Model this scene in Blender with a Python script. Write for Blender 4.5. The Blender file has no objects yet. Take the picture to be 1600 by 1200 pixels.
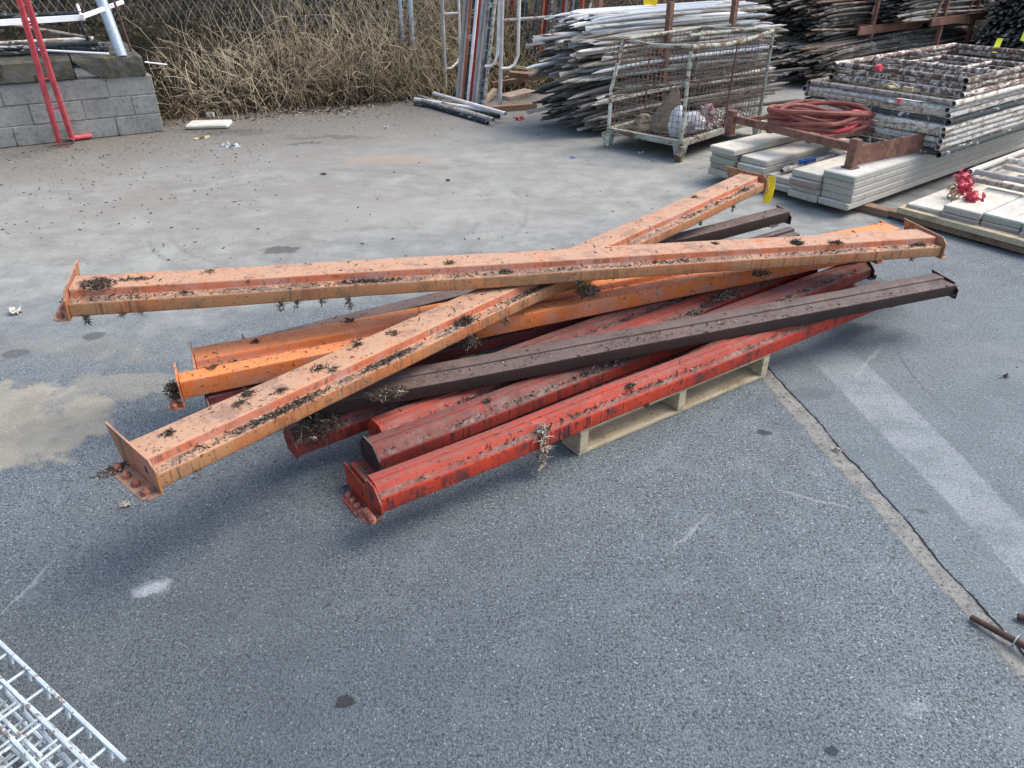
import bpy, math, random
from mathutils import Vector, Matrix
R = math.radians
PI = math.pi
rnd = random.Random(7)
scene = bpy.context.scene
C = scene.collection

# ------------------------------------------------------------------ camera, sky, sun, exposure
PITCH, CAMH, FPX = R(31), 1.6, 1155.0
cam_d = bpy.data.cameras.new('camera'); cam = bpy.data.objects.new('camera', cam_d); C.objects.link(cam)
cam_d.sensor_width = 36; cam_d.lens = 36 * FPX / 1600; cam_d.clip_start = .05; cam_d.clip_end = 500
cam.location = (0, 0, CAMH); cam.rotation_euler = (R(90) - PITCH, 0, 0)
scene.camera = cam
SUN_EL, SUN_AZ = R(55), R(75)          # azimuth measured clockwise from +Y
world = bpy.data.worlds.new('World'); scene.world = world; world.use_nodes = True
wn = world.node_tree; bg = wn.nodes['Background']
sky = wn.nodes.new('ShaderNodeTexSky'); sky.sky_type = 'NISHITA'; sky.sun_disc = False
sky.sun_elevation = SUN_EL; sky.sun_rotation = SUN_AZ; sky.air_density = 1.0; sky.dust_density = 2.5; sky.ozone_density = 1.0
wn.links.new(sky.outputs[0], bg.inputs[0]); bg.inputs[1].default_value = .15
sl = bpy.data.lights.new('sun', 'SUN'); sl.energy = 1.35; sl.angle = R(40); sl.color = (1, .95, .87)
so = bpy.data.objects.new('sun', sl); C.objects.link(so)
sd = Vector((math.sin(SUN_AZ) * math.cos(SUN_EL), math.cos(SUN_AZ) * math.cos(SUN_EL), math.sin(SUN_EL)))
so.rotation_euler = sd.to_track_quat('Z', 'Y').to_euler(); so.location = (0, 0, 12)
scene.view_settings.view_transform = 'Standard'; scene.view_settings.look = 'None'
scene.view_settings.exposure = 1.2; scene.view_settings.gamma = 1
scene.cycles.max_bounces = 6; scene.cycles.diffuse_bounces = 3

# survey: the ground position (at height z) of a point measured on the 1600 x 1200 photograph
cs, sn = math.cos(PITCH), math.sin(PITCH)
def G(px, py, z=0.0):
    yu = (600 - py) / FPX
    d = Vector(((px - 800) / FPX, cs + yu * sn, -sn + yu * cs)); t = (z - CAMH) / d.z
    return Vector((0, 0, CAMH)) + d * t

D1 = Vector((.785, .62, 0)).normalized(); D2 = Vector((D1.y, -D1.x, 0))      # the yard's two directions

# ------------------------------------------------------------------ mesh helpers
class MB:
    def __init__(s): s.v = []; s.f = []; s.m = []
    def face(s, idx, mi=0): s.f.append(tuple(idx)); s.m.append(mi)
    def poly(s, pts, mi=0):
        b = len(s.v); s.v += [tuple(p) for p in pts]; s.face(range(b, b + len(pts)), mi)
    def box(s, c, size, ax=None, mi=0, bev=.0, jit=0):
        c = Vector(c); ax = ax or (Vector((1, 0, 0)), Vector((0, 1, 0)), Vector((0, 0, 1)))
        h = [d / 2 for d in size]; b = len(s.v)
        if bev <= 0:
            for i in (-1, 1):
                for j in (-1, 1):
                    for k in (-1, 1):
                        s.v.append(tuple(c + ax[0] * h[0] * i + ax[1] * h[1] * j + ax[2] * h[2] * k))
            for q in ((0, 1, 3, 2), (4, 6, 7, 5), (0, 4, 5, 1), (2, 3, 7, 6), (0, 2, 6, 4), (1, 5, 7, 3)): s.face([b + t for t in q], mi)
            return
        # chamfered box: each corner has three vertices
        idx = {}
        for i in (-1, 1):
            for j in (-1, 1):
                for k in (-1, 1):
                    sg = (i, j, k)
                    for a in range(3):
                        p = Vector(c)
                        for t in range(3):
                            p += ax[t] * sg[t] * (h[t] if t == a else h[t] - bev) 
                        if jit: p += Vector((rnd.uniform(-jit, jit), rnd.uniform(-jit, jit), rnd.uniform(-jit, jit)))
                        idx[(i, j, k, a)] = len(s.v); s.v.append(tuple(p))
        for a in range(3):
            o = [t for t in range(3) if t != a]
            for sg in (-1, 1):
                q = []
                for (p1, p2) in ((-1, -1), (1, -1), (1, 1), (-1, 1)):
                    key = [0, 0, 0]; key[a] = sg; key[o[0]] = p1; key[o[1]] = p2; q.append(idx[(*key, a)])
                s.face(q, mi)
            for p1 in (-1, 1):
                for p2 in (-1, 1):
                    k1 = [0, 0, 0]; k2 = [0, 0, 0]
                    for kk, e in ((k1, -1), (k2, 1)): kk[a] = e; kk[o[0]] = p1; kk[o[1]] = p2
                    s.face([idx[(*k1, o[0])], idx[(*k2, o[0])], idx[(*k2, o[1])], idx[(*k1, o[1])]], mi)
        for i in (-1, 1):
            for j in (-1, 1):
                for k in (-1, 1): s.face([idx[(i, j, k, a)] for a in range(3)], mi)
    def tube(s, pts, r, n=8, mi=0, cap=True, hollow=False, closed=False):
        pts = [Vector(p) for p in pts]; L = len(pts); rs = r if isinstance(r, (list, tuple)) else [r] * L
        b = len(s.v); up = None; dirs = []
        for i in range(L):
            if closed: d = pts[(i + 1) % L] - pts[i - 1]
            else: d = pts[min(i + 1, L - 1)] - pts[max(i - 1, 0)]
            if d.length < 1e-9: d = Vector((0, 0, 1))
            dirs.append(d.normalized())
        up = dirs[0].orthogonal().normalized(); fr = []
        for i in range(L):
            up = (up - dirs[i] * up.dot(dirs[i]))
            up = up.normalized() if up.length > 1e-6 else dirs[i].orthogonal().normalized()
            sd_ = dirs[i].cross(up); fr.append((up.copy(), sd_))
            for k in range(n):
                a = 2 * PI * k / n; s.v.append(tuple(pts[i] + (up * math.cos(a) + sd_ * math.sin(a)) * rs[i]))
        for i in range(L if closed else L - 1):
            i2 = (i + 1) % L
            for k in range(n): s.face((b + i * n + k, b + i * n + (k + 1) % n, b + i2 * n + (k + 1) % n, b + i2 * n + k), mi)
        if closed: return
        for e in (0, L - 1):
            if hollow:
                inward = dirs[e] * (1 if e == 0 else -1); ri = rs[e] * .82; bb = len(s.v)
                for dpt in (0, rs[e] * 5):
                    for k in range(n):
                        a = 2 * PI * k / n; s.v.append(tuple(pts[e] + inward * dpt + (fr[e][0] * math.cos(a) + fr[e][1] * math.sin(a)) * ri))
                for k in range(n):
                    k2 = (k + 1) % n
                    s.face((b + e * n + k, b + e * n + k2, bb + k2, bb + k), mi); s.face((bb + k, bb + k2, bb + n + k2, bb + n + k), mi)
                s.face([bb + n + k for k in range(n)], mi)
            elif cap: s.face([b + e * n + k for k in (range(n) if e else range(n - 1, -1, -1))], mi)
    def prism(s, prof, x0, x1, segs=1, mi=0, wob=None, caps=True):
        """profile of (y, z) points swept along X"""
        b = len(s.v); n = len(prof)
        for i in range(segs + 1):
            x = x0 + (x1 - x0) * i / segs
            for (y, z) in prof:
                w = wob(x, y, z) if wob else (0, 0); s.v.append((x, y + w[0], z + w[1]))
        for i in range(segs):
            for k in range(n): s.face((b + i * n + k, b + (i + 1) * n + k, b + (i + 1) * n + (k + 1) % n, b + i * n + (k + 1) % n), mi)
        if caps:
            s.face([b + k for k in range(n)], mi); s.face([b + segs * n + k for k in range(n - 1, -1, -1)], mi)
    def ribbon(s, p, d, ln, wd, curl, rg, seg=3, mi=0):
        """a curled dry leaf or strip"""
        d = d.normalized(); sd_ = d.orthogonal().normalized(); sd_.rotate(Matrix.Rotation(rg.uniform(0, 6.28), 3, d)); nn = d.cross(sd_)
        b = len(s.v); q = Vector(p)
        for i in range(seg + 1):
            t = i / seg; w = wd * (.35 + 1.1 * math.sin(PI * min(.95, t + .12))) * .6
            s.v.append(tuple(q - sd_ * w)); s.v.append(tuple(q + sd_ * w + nn * w * .5))
            d = (d + nn * curl * rg.uniform(.3, 1.2)).normalized(); nn = d.cross(sd_); q = q + d * ln / seg
        for i in range(seg): s.face((b + 2 * i, b + 2 * i + 1, b + 2 * i + 3, b + 2 * i + 2), mi)
    def mesh(s, name, mats, smooth=False):
        me = bpy.data.meshes.new(name); me.from_pydata(s.v, [], s.f)
        for m in (mats if isinstance(mats, (list, tuple)) else [mats]): me.materials.append(m)
        if any(s.m): me.polygons.foreach_set('material_index', s.m)
        if smooth: me.polygons.foreach_set('use_smooth', [True] * len(s.f)); me.set_sharp_from_angle(angle=R(40))
        me.validate(); me.update(); return me
    def build(s, name, mats, parent=None, smooth=False, loc=None):
        o = bpy.data.objects.new(name, s.mesh(name, mats, smooth)); C.objects.link(o)
        if parent: o.parent = parent
        if loc is not None: o.location = loc
        return o
def tag(o, label=None, cat=None, group=None, kind=None):
    if label: o['label'] = label
    if cat: o['category'] = cat
    if group: o['group'] = group
    if kind: o['kind'] = kind
    return o
def empty(name, loc=(0, 0, 0), label=None, cat=None, group=None, ax=None):
    o = bpy.data.objects.new(name, None); C.objects.link(o); o.empty_display_size = .1
    if ax:
        m = Matrix((ax[0], ax[1], ax[2])).transposed().to_4x4(); m.translation = Vector(loc); o.matrix_world = m
    else: o.location = loc
    return tag(o, label, cat, group)
def axes(a, b, roll=0):
    """frame with X along a->b, Z up; roll about X"""
    x = (Vector(b) - Vector(a)).normalized(); y = Vector((0, 0, 1)).cross(x).normalized(); z = x.cross(y)
    if roll: m = Matrix.Rotation(roll, 3, x); y = m @ y; z = m @ z
    return (x, y, z)

# ------------------------------------------------------------------ materials
class NT:
    def __init__(s, name):
        s.mat = bpy.data.materials.new(name); s.mat.use_nodes = True; s.t = s.mat.node_tree
        s.b = s.t.nodes['Principled BSDF']; s.co = s.t.nodes.new('ShaderNodeTexCoord'); s.P = s.co.outputs['Object']
    def n(s, ty, **kw):
        x = s.t.nodes.new('ShaderNode' + ty)
        for k, v in kw.items(): setattr(x, k, v)
        return x
    def l(s, a, b):
        if hasattr(a, 'links') or isinstance(a, bpy.types.NodeSocket): s.t.links.new(a, b)
        else: b.default_value = a
    def math(s, op, a, b=0.0, c=None, clamp=False):
        x = s.n('Math', operation=op, use_clamp=clamp); s.l(a, x.inputs[0]); s.l(b, x.inputs[1])
        if c is not None: s.l(c, x.inputs[2])
        return x.outputs[0]
    def scaled(s, sc, P=None):
        x = s.n('Mapping'); s.l(P or s.P, x.inputs[0]); x.inputs['Scale'].default_value = sc; return x.outputs[0]
    def rand(s):
        """object coordinates shifted by a different amount for every object"""
        oi = s.n('ObjectInfo'); v = s.n('VectorMath', operation='SCALE'); v.inputs[0].default_value = (31, 17, 23); s.l(oi.outputs['Random'], v.inputs['Scale'])
        a = s.n('VectorMath', operation='ADD'); s.l(s.P, a.inputs[0]); s.l(v.outputs[0], a.inputs[1]); s.P = a.outputs[0]; s.R = oi.outputs['Random']; return s
    def noise(s, scale, detail=3, rough=.6, P=None, col=False, dist=0):
        x = s.n('TexNoise'); s.l(P or s.P, x.inputs['Vector']); x.inputs['Scale'].default_value = scale; x.inputs['Detail'].default_value = detail
        x.inputs['Roughness'].default_value = rough; x.inputs['Distortion'].default_value = dist; return x.outputs['Color' if col else 'Fac']
    def vor(s, scale, P=None, out='Distance', feature='F1'):
        x = s.n('TexVoronoi', feature=feature); s.l(P or s.P, x.inputs['Vector']); x.inputs['Scale'].default_value = scale; return x.outputs[out]
    def rng(s, f, lo, hi, a=0.0, b=1.0):
        x = s.n('MapRange', interpolation_type='SMOOTHSTEP'); s.l(f, x.inputs[0]); x.inputs[1].default_value = lo; x.inputs[2].default_value = hi
        x.inputs[3].default_value = a; x.inputs[4].default_value = b; return x.outputs[0]
    def mix(s, f, a, b):
        x = s.n('Mix', data_type='RGBA'); s.l(f, x.inputs[0])
        for v, i in ((a, 6), (b, 7)): s.l(v if not isinstance(v, tuple) else (*v[:3], 1), x.inputs[i])
        return x.outputs[2]
    def mul(s, a, b): return s.math('MULTIPLY', a, b)
    def geo(s, out='Normal'): return s.n('NewGeometry').outputs[out]
    def sep(s, v, i):
        x = s.n('SeparateXYZ'); s.l(v, x.inputs[0]); return x.outputs[i]
    def bump(s, h, strength=.5, dist=.01):
        x = s.n('Bump'); x.inputs['Strength'].default_value = strength; x.inputs['Distance'].default_value = dist; s.l(h, x.inputs['Height']); s.l(x.outputs[0], s.b.inputs['Normal'])
    def done(s, col, rough=.8, metal=0.0, spec=None):
        s.l(col if not isinstance(col, tuple) else (*col[:3], 1), s.b.inputs['Base Color']); s.l(rough, s.b.inputs['Roughness']); s.b.inputs['Metallic'].default_value = metal
        if spec is not None: s.b.inputs['Specular IOR Level'].default_value = spec
        return s.mat

def beam_paint(name, base, deep, dust, dusty=.8, grimy=.5, grime=(.035, .022, .018), W=.16, ledge=True, chips=(.05, .02, .015), side_dust=None, under=None):
    t = NT(name); loc = t.co.outputs['Object']; t.rand()
    c = t.mix(t.rng(t.noise(1.7, 4), .35, .7), base, deep)
    c = t.mix(t.mul(t.rng(t.noise(30, 3), .5, .75), .35), c, tuple(x * .55 for x in deep))
    up = t.sep(t.geo(), 2)
    # dust settled on upward faces
    dn = t.math('ADD', t.mul(t.noise(4, 5, .7), .7), t.mul(t.noise(60, 3), .5))
    c = t.mix(t.mul(t.mul(t.rng(up, .35, .9), t.rng(dn, .36, .62)), min(1.0, dusty)), c, dust)
    if side_dust: c = t.mix(t.mul(t.mul(t.rng(up, .5, .2), t.rng(t.noise(3, 5, .7), .36, .58)), .85), c, side_dust)
    if ledge and under:      # the riser of the step, where the older undercoat shows through
        rm = t.mul(t.mul(t.rng(t.sep(loc, 1), -W * .5 + .012, -W * .5 + .016), t.rng(up, .75, .4)), t.rng(t.sep(loc, 1), W * .44, W * .40))
        c = t.mix(t.mul(rm, .8), c, t.mix(t.rng(t.noise(8, 4), .4, .65), under, tuple(x * .6 + .12 for x in under)))
    # dark drips down the sides
    drip = t.noise(1, 3, .7, P=t.scaled((75, 75, 5)))
    side = t.rng(up, .5, .2)
    c = t.mix(t.mul(t.mul(side, t.mul(t.rng(drip, .50, .64), t.rng(t.noise(3.5, 4, .7), .40, .58))), grimy), c, grime)
    c = t.mix(t.mul(t.mul(side, t.rng(t.noise(9, 6, .75), .5, .62)), grimy * .8), c, tuple(x * 2 for x in grime))
    if ledge:
        y = t.sep(loc, 1)      # soil lying in the recess of the step: local y is negative towards the ledge
        m = t.mul(t.rng(y, -W * .5 + W * .28, -W * .5 + W * .24), t.rng(up, .5, .9))
        c = t.mix(t.mul(m, t.mul(t.rng(t.math('ADD', t.noise(5, 6, .8), t.mul(t.noise(90, 3), .4)), .62, .76), .9)), c, t.mix(t.rng(t.noise(60, 3), .4, .6), (.075, .052, .040), (.20, .15, .12)))
    c = t.mix(t.mul(t.rng(t.noise(75, 3), .62, .67), .85), c, grime)
    c = t.mix(t.mul(t.mul(t.rng(up, .5, .9), t.rng(t.noise(9, 7, .8), .50, .60)), .55 * dusty ** 3), c, (.15, .095, .072))
    c = t.mix(t.mul(t.rng(t.noise(14, 6, .75), .62, .68), .85), c, chips)
    t.bump(t.noise(90, 4, .7), .35, .004)
    return t.done(c, t.rng(t.noise(12, 3), .3, .7, .55, .85), 0, .35)
M = {}
M['orange'] = beam_paint('orange_paint', (.46, .175, .062), (.40, .11, .035), (.40, .235, .145), 1.0, .7, W=.17, grime=(.085, .05, .03), side_dust=(.36, .195, .09), under=(.44, .105, .045))
M['orange_bright'] = beam_paint('bright_orange_paint', (.78, .215, .045), (.68, .155, .026), (.56, .24, .105), .6, .16, W=.15, grime=(.09, .04, .02), under=(.66, .17, .04))
M['red'] = beam_paint('red_paint', (.50, .050, .018), (.34, .026, .012), (.17, .060, .046), .8, 1.0, W=.1, grime=(.03, .014, .014))
M['red_dirty'] = beam_paint('grimy_red_paint', (.30, .034, .020), (.17, .018, .012), (.125, .052, .042), 1.0, 1.0, W=.1, grime=(.035, .016, .013))
M['maroon'] = beam_paint('maroon_paint', (.15, .022, .020), (.09, .018, .018), (.13, .065, .06), .7, .7, W=.12, grime=(.02, .012, .012))
M['brown'] = beam_paint('dark_brown_paint', (.040, .019, .015), (.024, .012, .010), (.11, .076, .064), .95, .5, W=.13, ledge=False, grime=(.012, .009, .008))

def plain(name, col, var=.25, rough=.8, sc=8, spots=None, spot_amt=.5, bump=.2, metal=0, bs=60, spec=.4, lo=.5, hi=.62):
    t = NT(name).rand(); c = t.mix(t.rng(t.noise(sc, 4), .3, .7), tuple(x * (1 - var) for x in col), tuple(min(1, x * (1 + var)) for x in col))
    if spots: c = t.mix(t.mul(t.rng(t.noise(sc * 3, 5, .75), lo, hi), spot_amt), c, spots)
    if bump: t.bump(t.noise(bs, 4, .7), bump, .004)
    return t.done(c, rough, metal, spec)
def spatter(name, cols, sc=14, rough=.82, stretch=(.35, 1, 1)):
    """old paint in several colours, flaked and splashed, different on every object"""
    t = NT(name).rand(); P = t.scaled(stretch)
    c = cols[0]
    for i, (col, lo) in enumerate(cols[1:]):
        c = t.mix(t.rng(t.noise(sc * (1 + .8 * i), 5, .75, P=P, dist=.3), lo, lo + .04), c, col)
    c2 = t.mix(t.mul(t.rng(t.noise(90, 3), .55, .7), .5), c, (.08, .065, .05))
    v = t.n('HueSaturation'); t.l(c2, v.inputs['Color']); t.l(t.rng(t.R, 0, 1, .55, 1.25), v.inputs['Value'])
    t.bump(t.noise(50, 4), .3, .004)
    return t.done(v.outputs[0], rough, 0, .25)
M['pipe_white'] = spatter('spattered_white_pipe', [(.52, .49, .43), ((.28, .215, .16), .51), ((.12, .095, .075), .60)], 24)
M['pipe_brown'] = spatter('spattered_brown_pipe', [(.13, .085, .065), ((.52, .47, .40), .50), ((.24, .14, .08), .6)], 26)
M['pipe_dark'] = spatter('spattered_dark_pipe', [(.045, .055, .055), ((.5, .5, .47), .57), ((.16, .12, .1), .6)], 18)
M['pipe_grey'] = spatter('spattered_grey_pipe', [(.33, .31, .275), ((.50, .48, .43), .50), ((.13, .10, .08), .57)], 24)
M['pipe_pale'] = spatter('pale_pipe', [(.56, .50, .44), ((.62, .60, .57), .5), ((.2, .1, .06), .68)], 6)
M['pipe_red'] = spatter('red_pipe', [(.42, .03, .03), ((.6, .5, .46), .6), ((.12, .03, .03), .62)], 10)
M['pipe_orange'] = spatter('orange_pipe', [(.5, .16, .07), ((.55, .5, .42), .58), ((.1, .05, .04), .6)], 14)
M['brace_white'] = spatter('white_brace', [(.46, .435, .39), ((.24, .20, .16), .50), ((.10, .08, .07), .62)], 7)
M['brace_blue'] = spatter('bluish_brace', [(.34, .37, .39), ((.42, .41, .39), .52), ((.12, .1, .08), .66)], 5)
M['brace_grey'] = spatter('grey_brace', [(.23, .205, .175), ((.38, .355, .31), .55), ((.06, .05, .045), .58)], 6)
M['brace_dark'] = spatter('dark_brace', [(.13, .115, .10), ((.34, .31, .27), .54), ((.04, .03, .025), .56)], 6)
M['brace_rust'] = spatter('rusty_brace', [(.20, .13, .09), ((.40, .35, .29), .56), ((.05, .03, .025), .58)], 6)
M['brace_bright'] = spatter('bright_white_brace', [(.66, .66, .64), ((.36, .33, .30), .58), ((.12, .1, .08), .68)], 6)
M['hole'] = plain('hole_dark', (.012, .011, .01), bump=0)
M['rust'] = plain('rusty_steel', (.15, .068, .045), .35, .85, 9, (.30, .17, .12), .5, .4)
M['rust_dark'] = plain('dark_rusty_steel', (.075, .04, .03), .3, .85, 9, (.16, .08, .05), .5, .4)
M['cage'] = spatter('pale_green_cage_paint', [(.46, .455, .35), ((.22, .125, .075), .51), ((.60, .60, .53), .54)], 12)
M['cage_wire'] = plain('rusty_wire', (.13, .085, .06), .4, .85, 20, (.35, .3, .25), .6, 0)
M['wood'] = plain('weathered_wood', (.36, .27, .17), .2, .9, 5, (.16, .11, .07), .5, .4)
def wood_mat(name, a, b, dirt):
    t = NT(name).rand(); g = t.noise(1, 4, .7, P=t.scaled((3, 60, 60)))
    c = t.mix(t.rng(g, .35, .65), a, b); c = t.mix(t.mul(t.rng(t.noise(7, 5, .7), .5, .68), .7), c, dirt); c = t.mix(t.mul(t.rng(t.noise(80, 2), .62, .7), .7), c, (.07, .05, .035))
    t.bump(g, .4, .003); return t.done(c, .85, 0, .3)
M['pallet'] = wood_mat('pallet_wood', (.50, .41, .26), (.38, .30, .19), (.22, .17, .11))
M['timber'] = wood_mat('offcut_wood', (.36, .28, .20), (.26, .19, .14), (.10, .07, .05))
M['timber2'] = wood_mat('reddish_offcut_wood', (.25, .155, .10), (.18, .11, .075), (.07, .045, .03))
M['batten'] = wood_mat('brown_batten_wood', (.22, .14, .08), (.15, .10, .06), (.08, .055, .04))
def plank_mat(name, a, side):
    t = NT(name); lx = t.sep(t.P, 0); t.rand(); up = t.sep(t.geo(), 2)
    c = t.mix(t.mul(t.rng(up, .9, .5), t.rng(lx, .06, .012, .25, 1)), a, side); c = t.mix(t.mul(t.rng(up, .9, .5), .35), c, (.26, .235, .20))
    c = t.mix(t.mul(t.rng(t.noise(2.2, 5, .7), .45, .65), .4), c, (.38, .35, .30)); c = t.mix(t.mul(t.rng(t.noise(6, 6, .75), .48, .7), .6), c, (.34, .31, .27))
    c = t.mix(t.mul(t.rng(t.noise(1, 4, .7, P=t.scaled((2, 40, 60))), .55, .7), .5), c, (.22, .20, .17))
    c = t.mix(t.mul(t.rng(t.noise(50, 3), .62, .7), .6), c, (.12, .1, .08)); t.bump(t.noise(50, 4), .3, .003); return t.done(c, .9, 0, .25)
M['plank'] = plank_mat('cement_crusted_plank', (.56, .52, .44), (.44, .39, .30))
M['plank_green'] = plank_mat('green_ended_plank', (.53, .51, .45), (.30, .34, .25))
M['plank_red'] = plank_mat('red_ended_plank', (.51, .47, .41), (.28, .19, .15))
M['plank_cream'] = plank_mat('cream_ended_plank', (.58, .54, .44), (.48, .43, .33))
M['hose'] = plain('dusty_red_rubber', (.25, .075, .055), .25, .75, 6, (.34, .17, .13), .5, .15)
M['pink'] = plain('pink_red_tape', (.52, .045, .07), .15, .55, 10, (.8, .2, .22), .4, .3, bs=30)
M['pinkwhite'] = spatter('pink_and_white_film', [(.6, .56, .55), ((.62, .14, .17), .50)], 25)
M['yellow'] = plain('yellow_tag_plastic', (.82, .56, .01), .08, .5, 10)
M['ylime'] = plain('lime_yellow_tag', (.75, .78, .04), .08, .5, 10)
M['white_metal'] = plain('white_paint', (.72, .73, .72), .05, .5, 12, (.30, .22, .16), .5, .1, lo=.66, hi=.72)
M['rack_white'] = plain('white_wire_coating', (.42, .47, .48), .18, .55, 12, (.15, .085, .055), .9, .2, lo=.57, hi=.62)
M['red_prop'] = plain('faded_red_paint', (.60, .085, .105), .2, .55, 9, (.75, .45, .42), .6, .15, lo=.60, hi=.68)
M['galv'] = plain('galvanised_steel', (.36, .41, .45), .12, .45, 15, (.55, .58, .6), .5, .05, .4)
M['wire'] = plain('fence_wire', (.30, .29, .27), .3, .6, 20, (.10, .055, .035), .6, 0, .3)
M['twig'] = plain('dry_twigs', (.15, .10, .068), .65, .95, 3, (.34, .26, .18), .6, 0, spec=.1)
M['twig_pale'] = plain('pale_dry_stalks', (.50, .41, .28), .25, .95, 3, None, 0, 0, spec=.1)
M['dead'] = plain('dead_plant_litter', (.068, .050, .037), .55, .95, 30, (.19, .15, .11), .7, 0, spec=.1)
M['deadpale'] = plain('bleached_plant_litter', (.36, .30, .23), .3, .95, 12, (.22, .18, .13), .5, 0, spec=.1)
M['ivy'] = plain('dark_leaves', (.022, .028, .014), .4, .9, 3, (.06, .07, .03), .5, 0, spec=.2)
M['drygrass'] = plain('dry_grass', (.40, .33, .19), .3, .95, 3, (.25, .2, .11), .5, 0, spec=.1)
M['burlap'] = plain('brown_sacking', (.17, .135, .095), .25, .95, 14, (.28, .23, .17), .5, .6, bs=200)
M['bag'] = plain('dirty_white_plastic', (.55, .55, .56), .1, .6, 12, (.35, .32, .28), .6, .5, bs=25)
M['cement'] = plain('pale_concrete', (.52, .48, .40), .12, .95, 8, (.38, .34, .28), .5, .3)
M['blue'] = plain('blue_plastic', (.03, .12, .4), .1, .5, 8)
M['weld'] = plain('red_oxide_rivets', (.34, .12, .075), .4, .8, 40, (.10, .055, .04), .7, .3)

# concrete blocks of the low wall, moss towards the top surface
t = NT('block_concrete'); P = t.P
c = t.mix(t.rng(t.noise(2.5, 5, .7), .35, .7), (.20, .20, .18), (.30, .295, .265)); c = t.mix(t.mul(t.rng(t.noise(22, 5, .7), .5, .66), .6), c, (.12, .115, .105))
c = t.mix(t.mul(t.rng(t.noise(45, 3), .63, .70), .8), c, (.05, .05, .045)); t.bump(t.noise(35, 5, .75), .6, .01); M['block'] = t.done(c, .95, 0, .2)
t = NT('mossy_coping_concrete')
c = t.mix(t.rng(t.noise(3, 5, .75), .35, .65), (.060, .058, .048), (.12, .118, .10)); c = t.mix(t.rng(t.noise(7, 5, .75), .5, .62), c, (.045, .045, .028))
c = t.mix(t.mul(t.rng(t.noise(4, 5, .7, P=t.scaled((1, 1, 2))), .52, .6), .6), c, (.12, .10, .045)); t.bump(t.noise(30, 6, .75), .9, .015); M['coping'] = t.done(c, .98, 0, .15)

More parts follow.
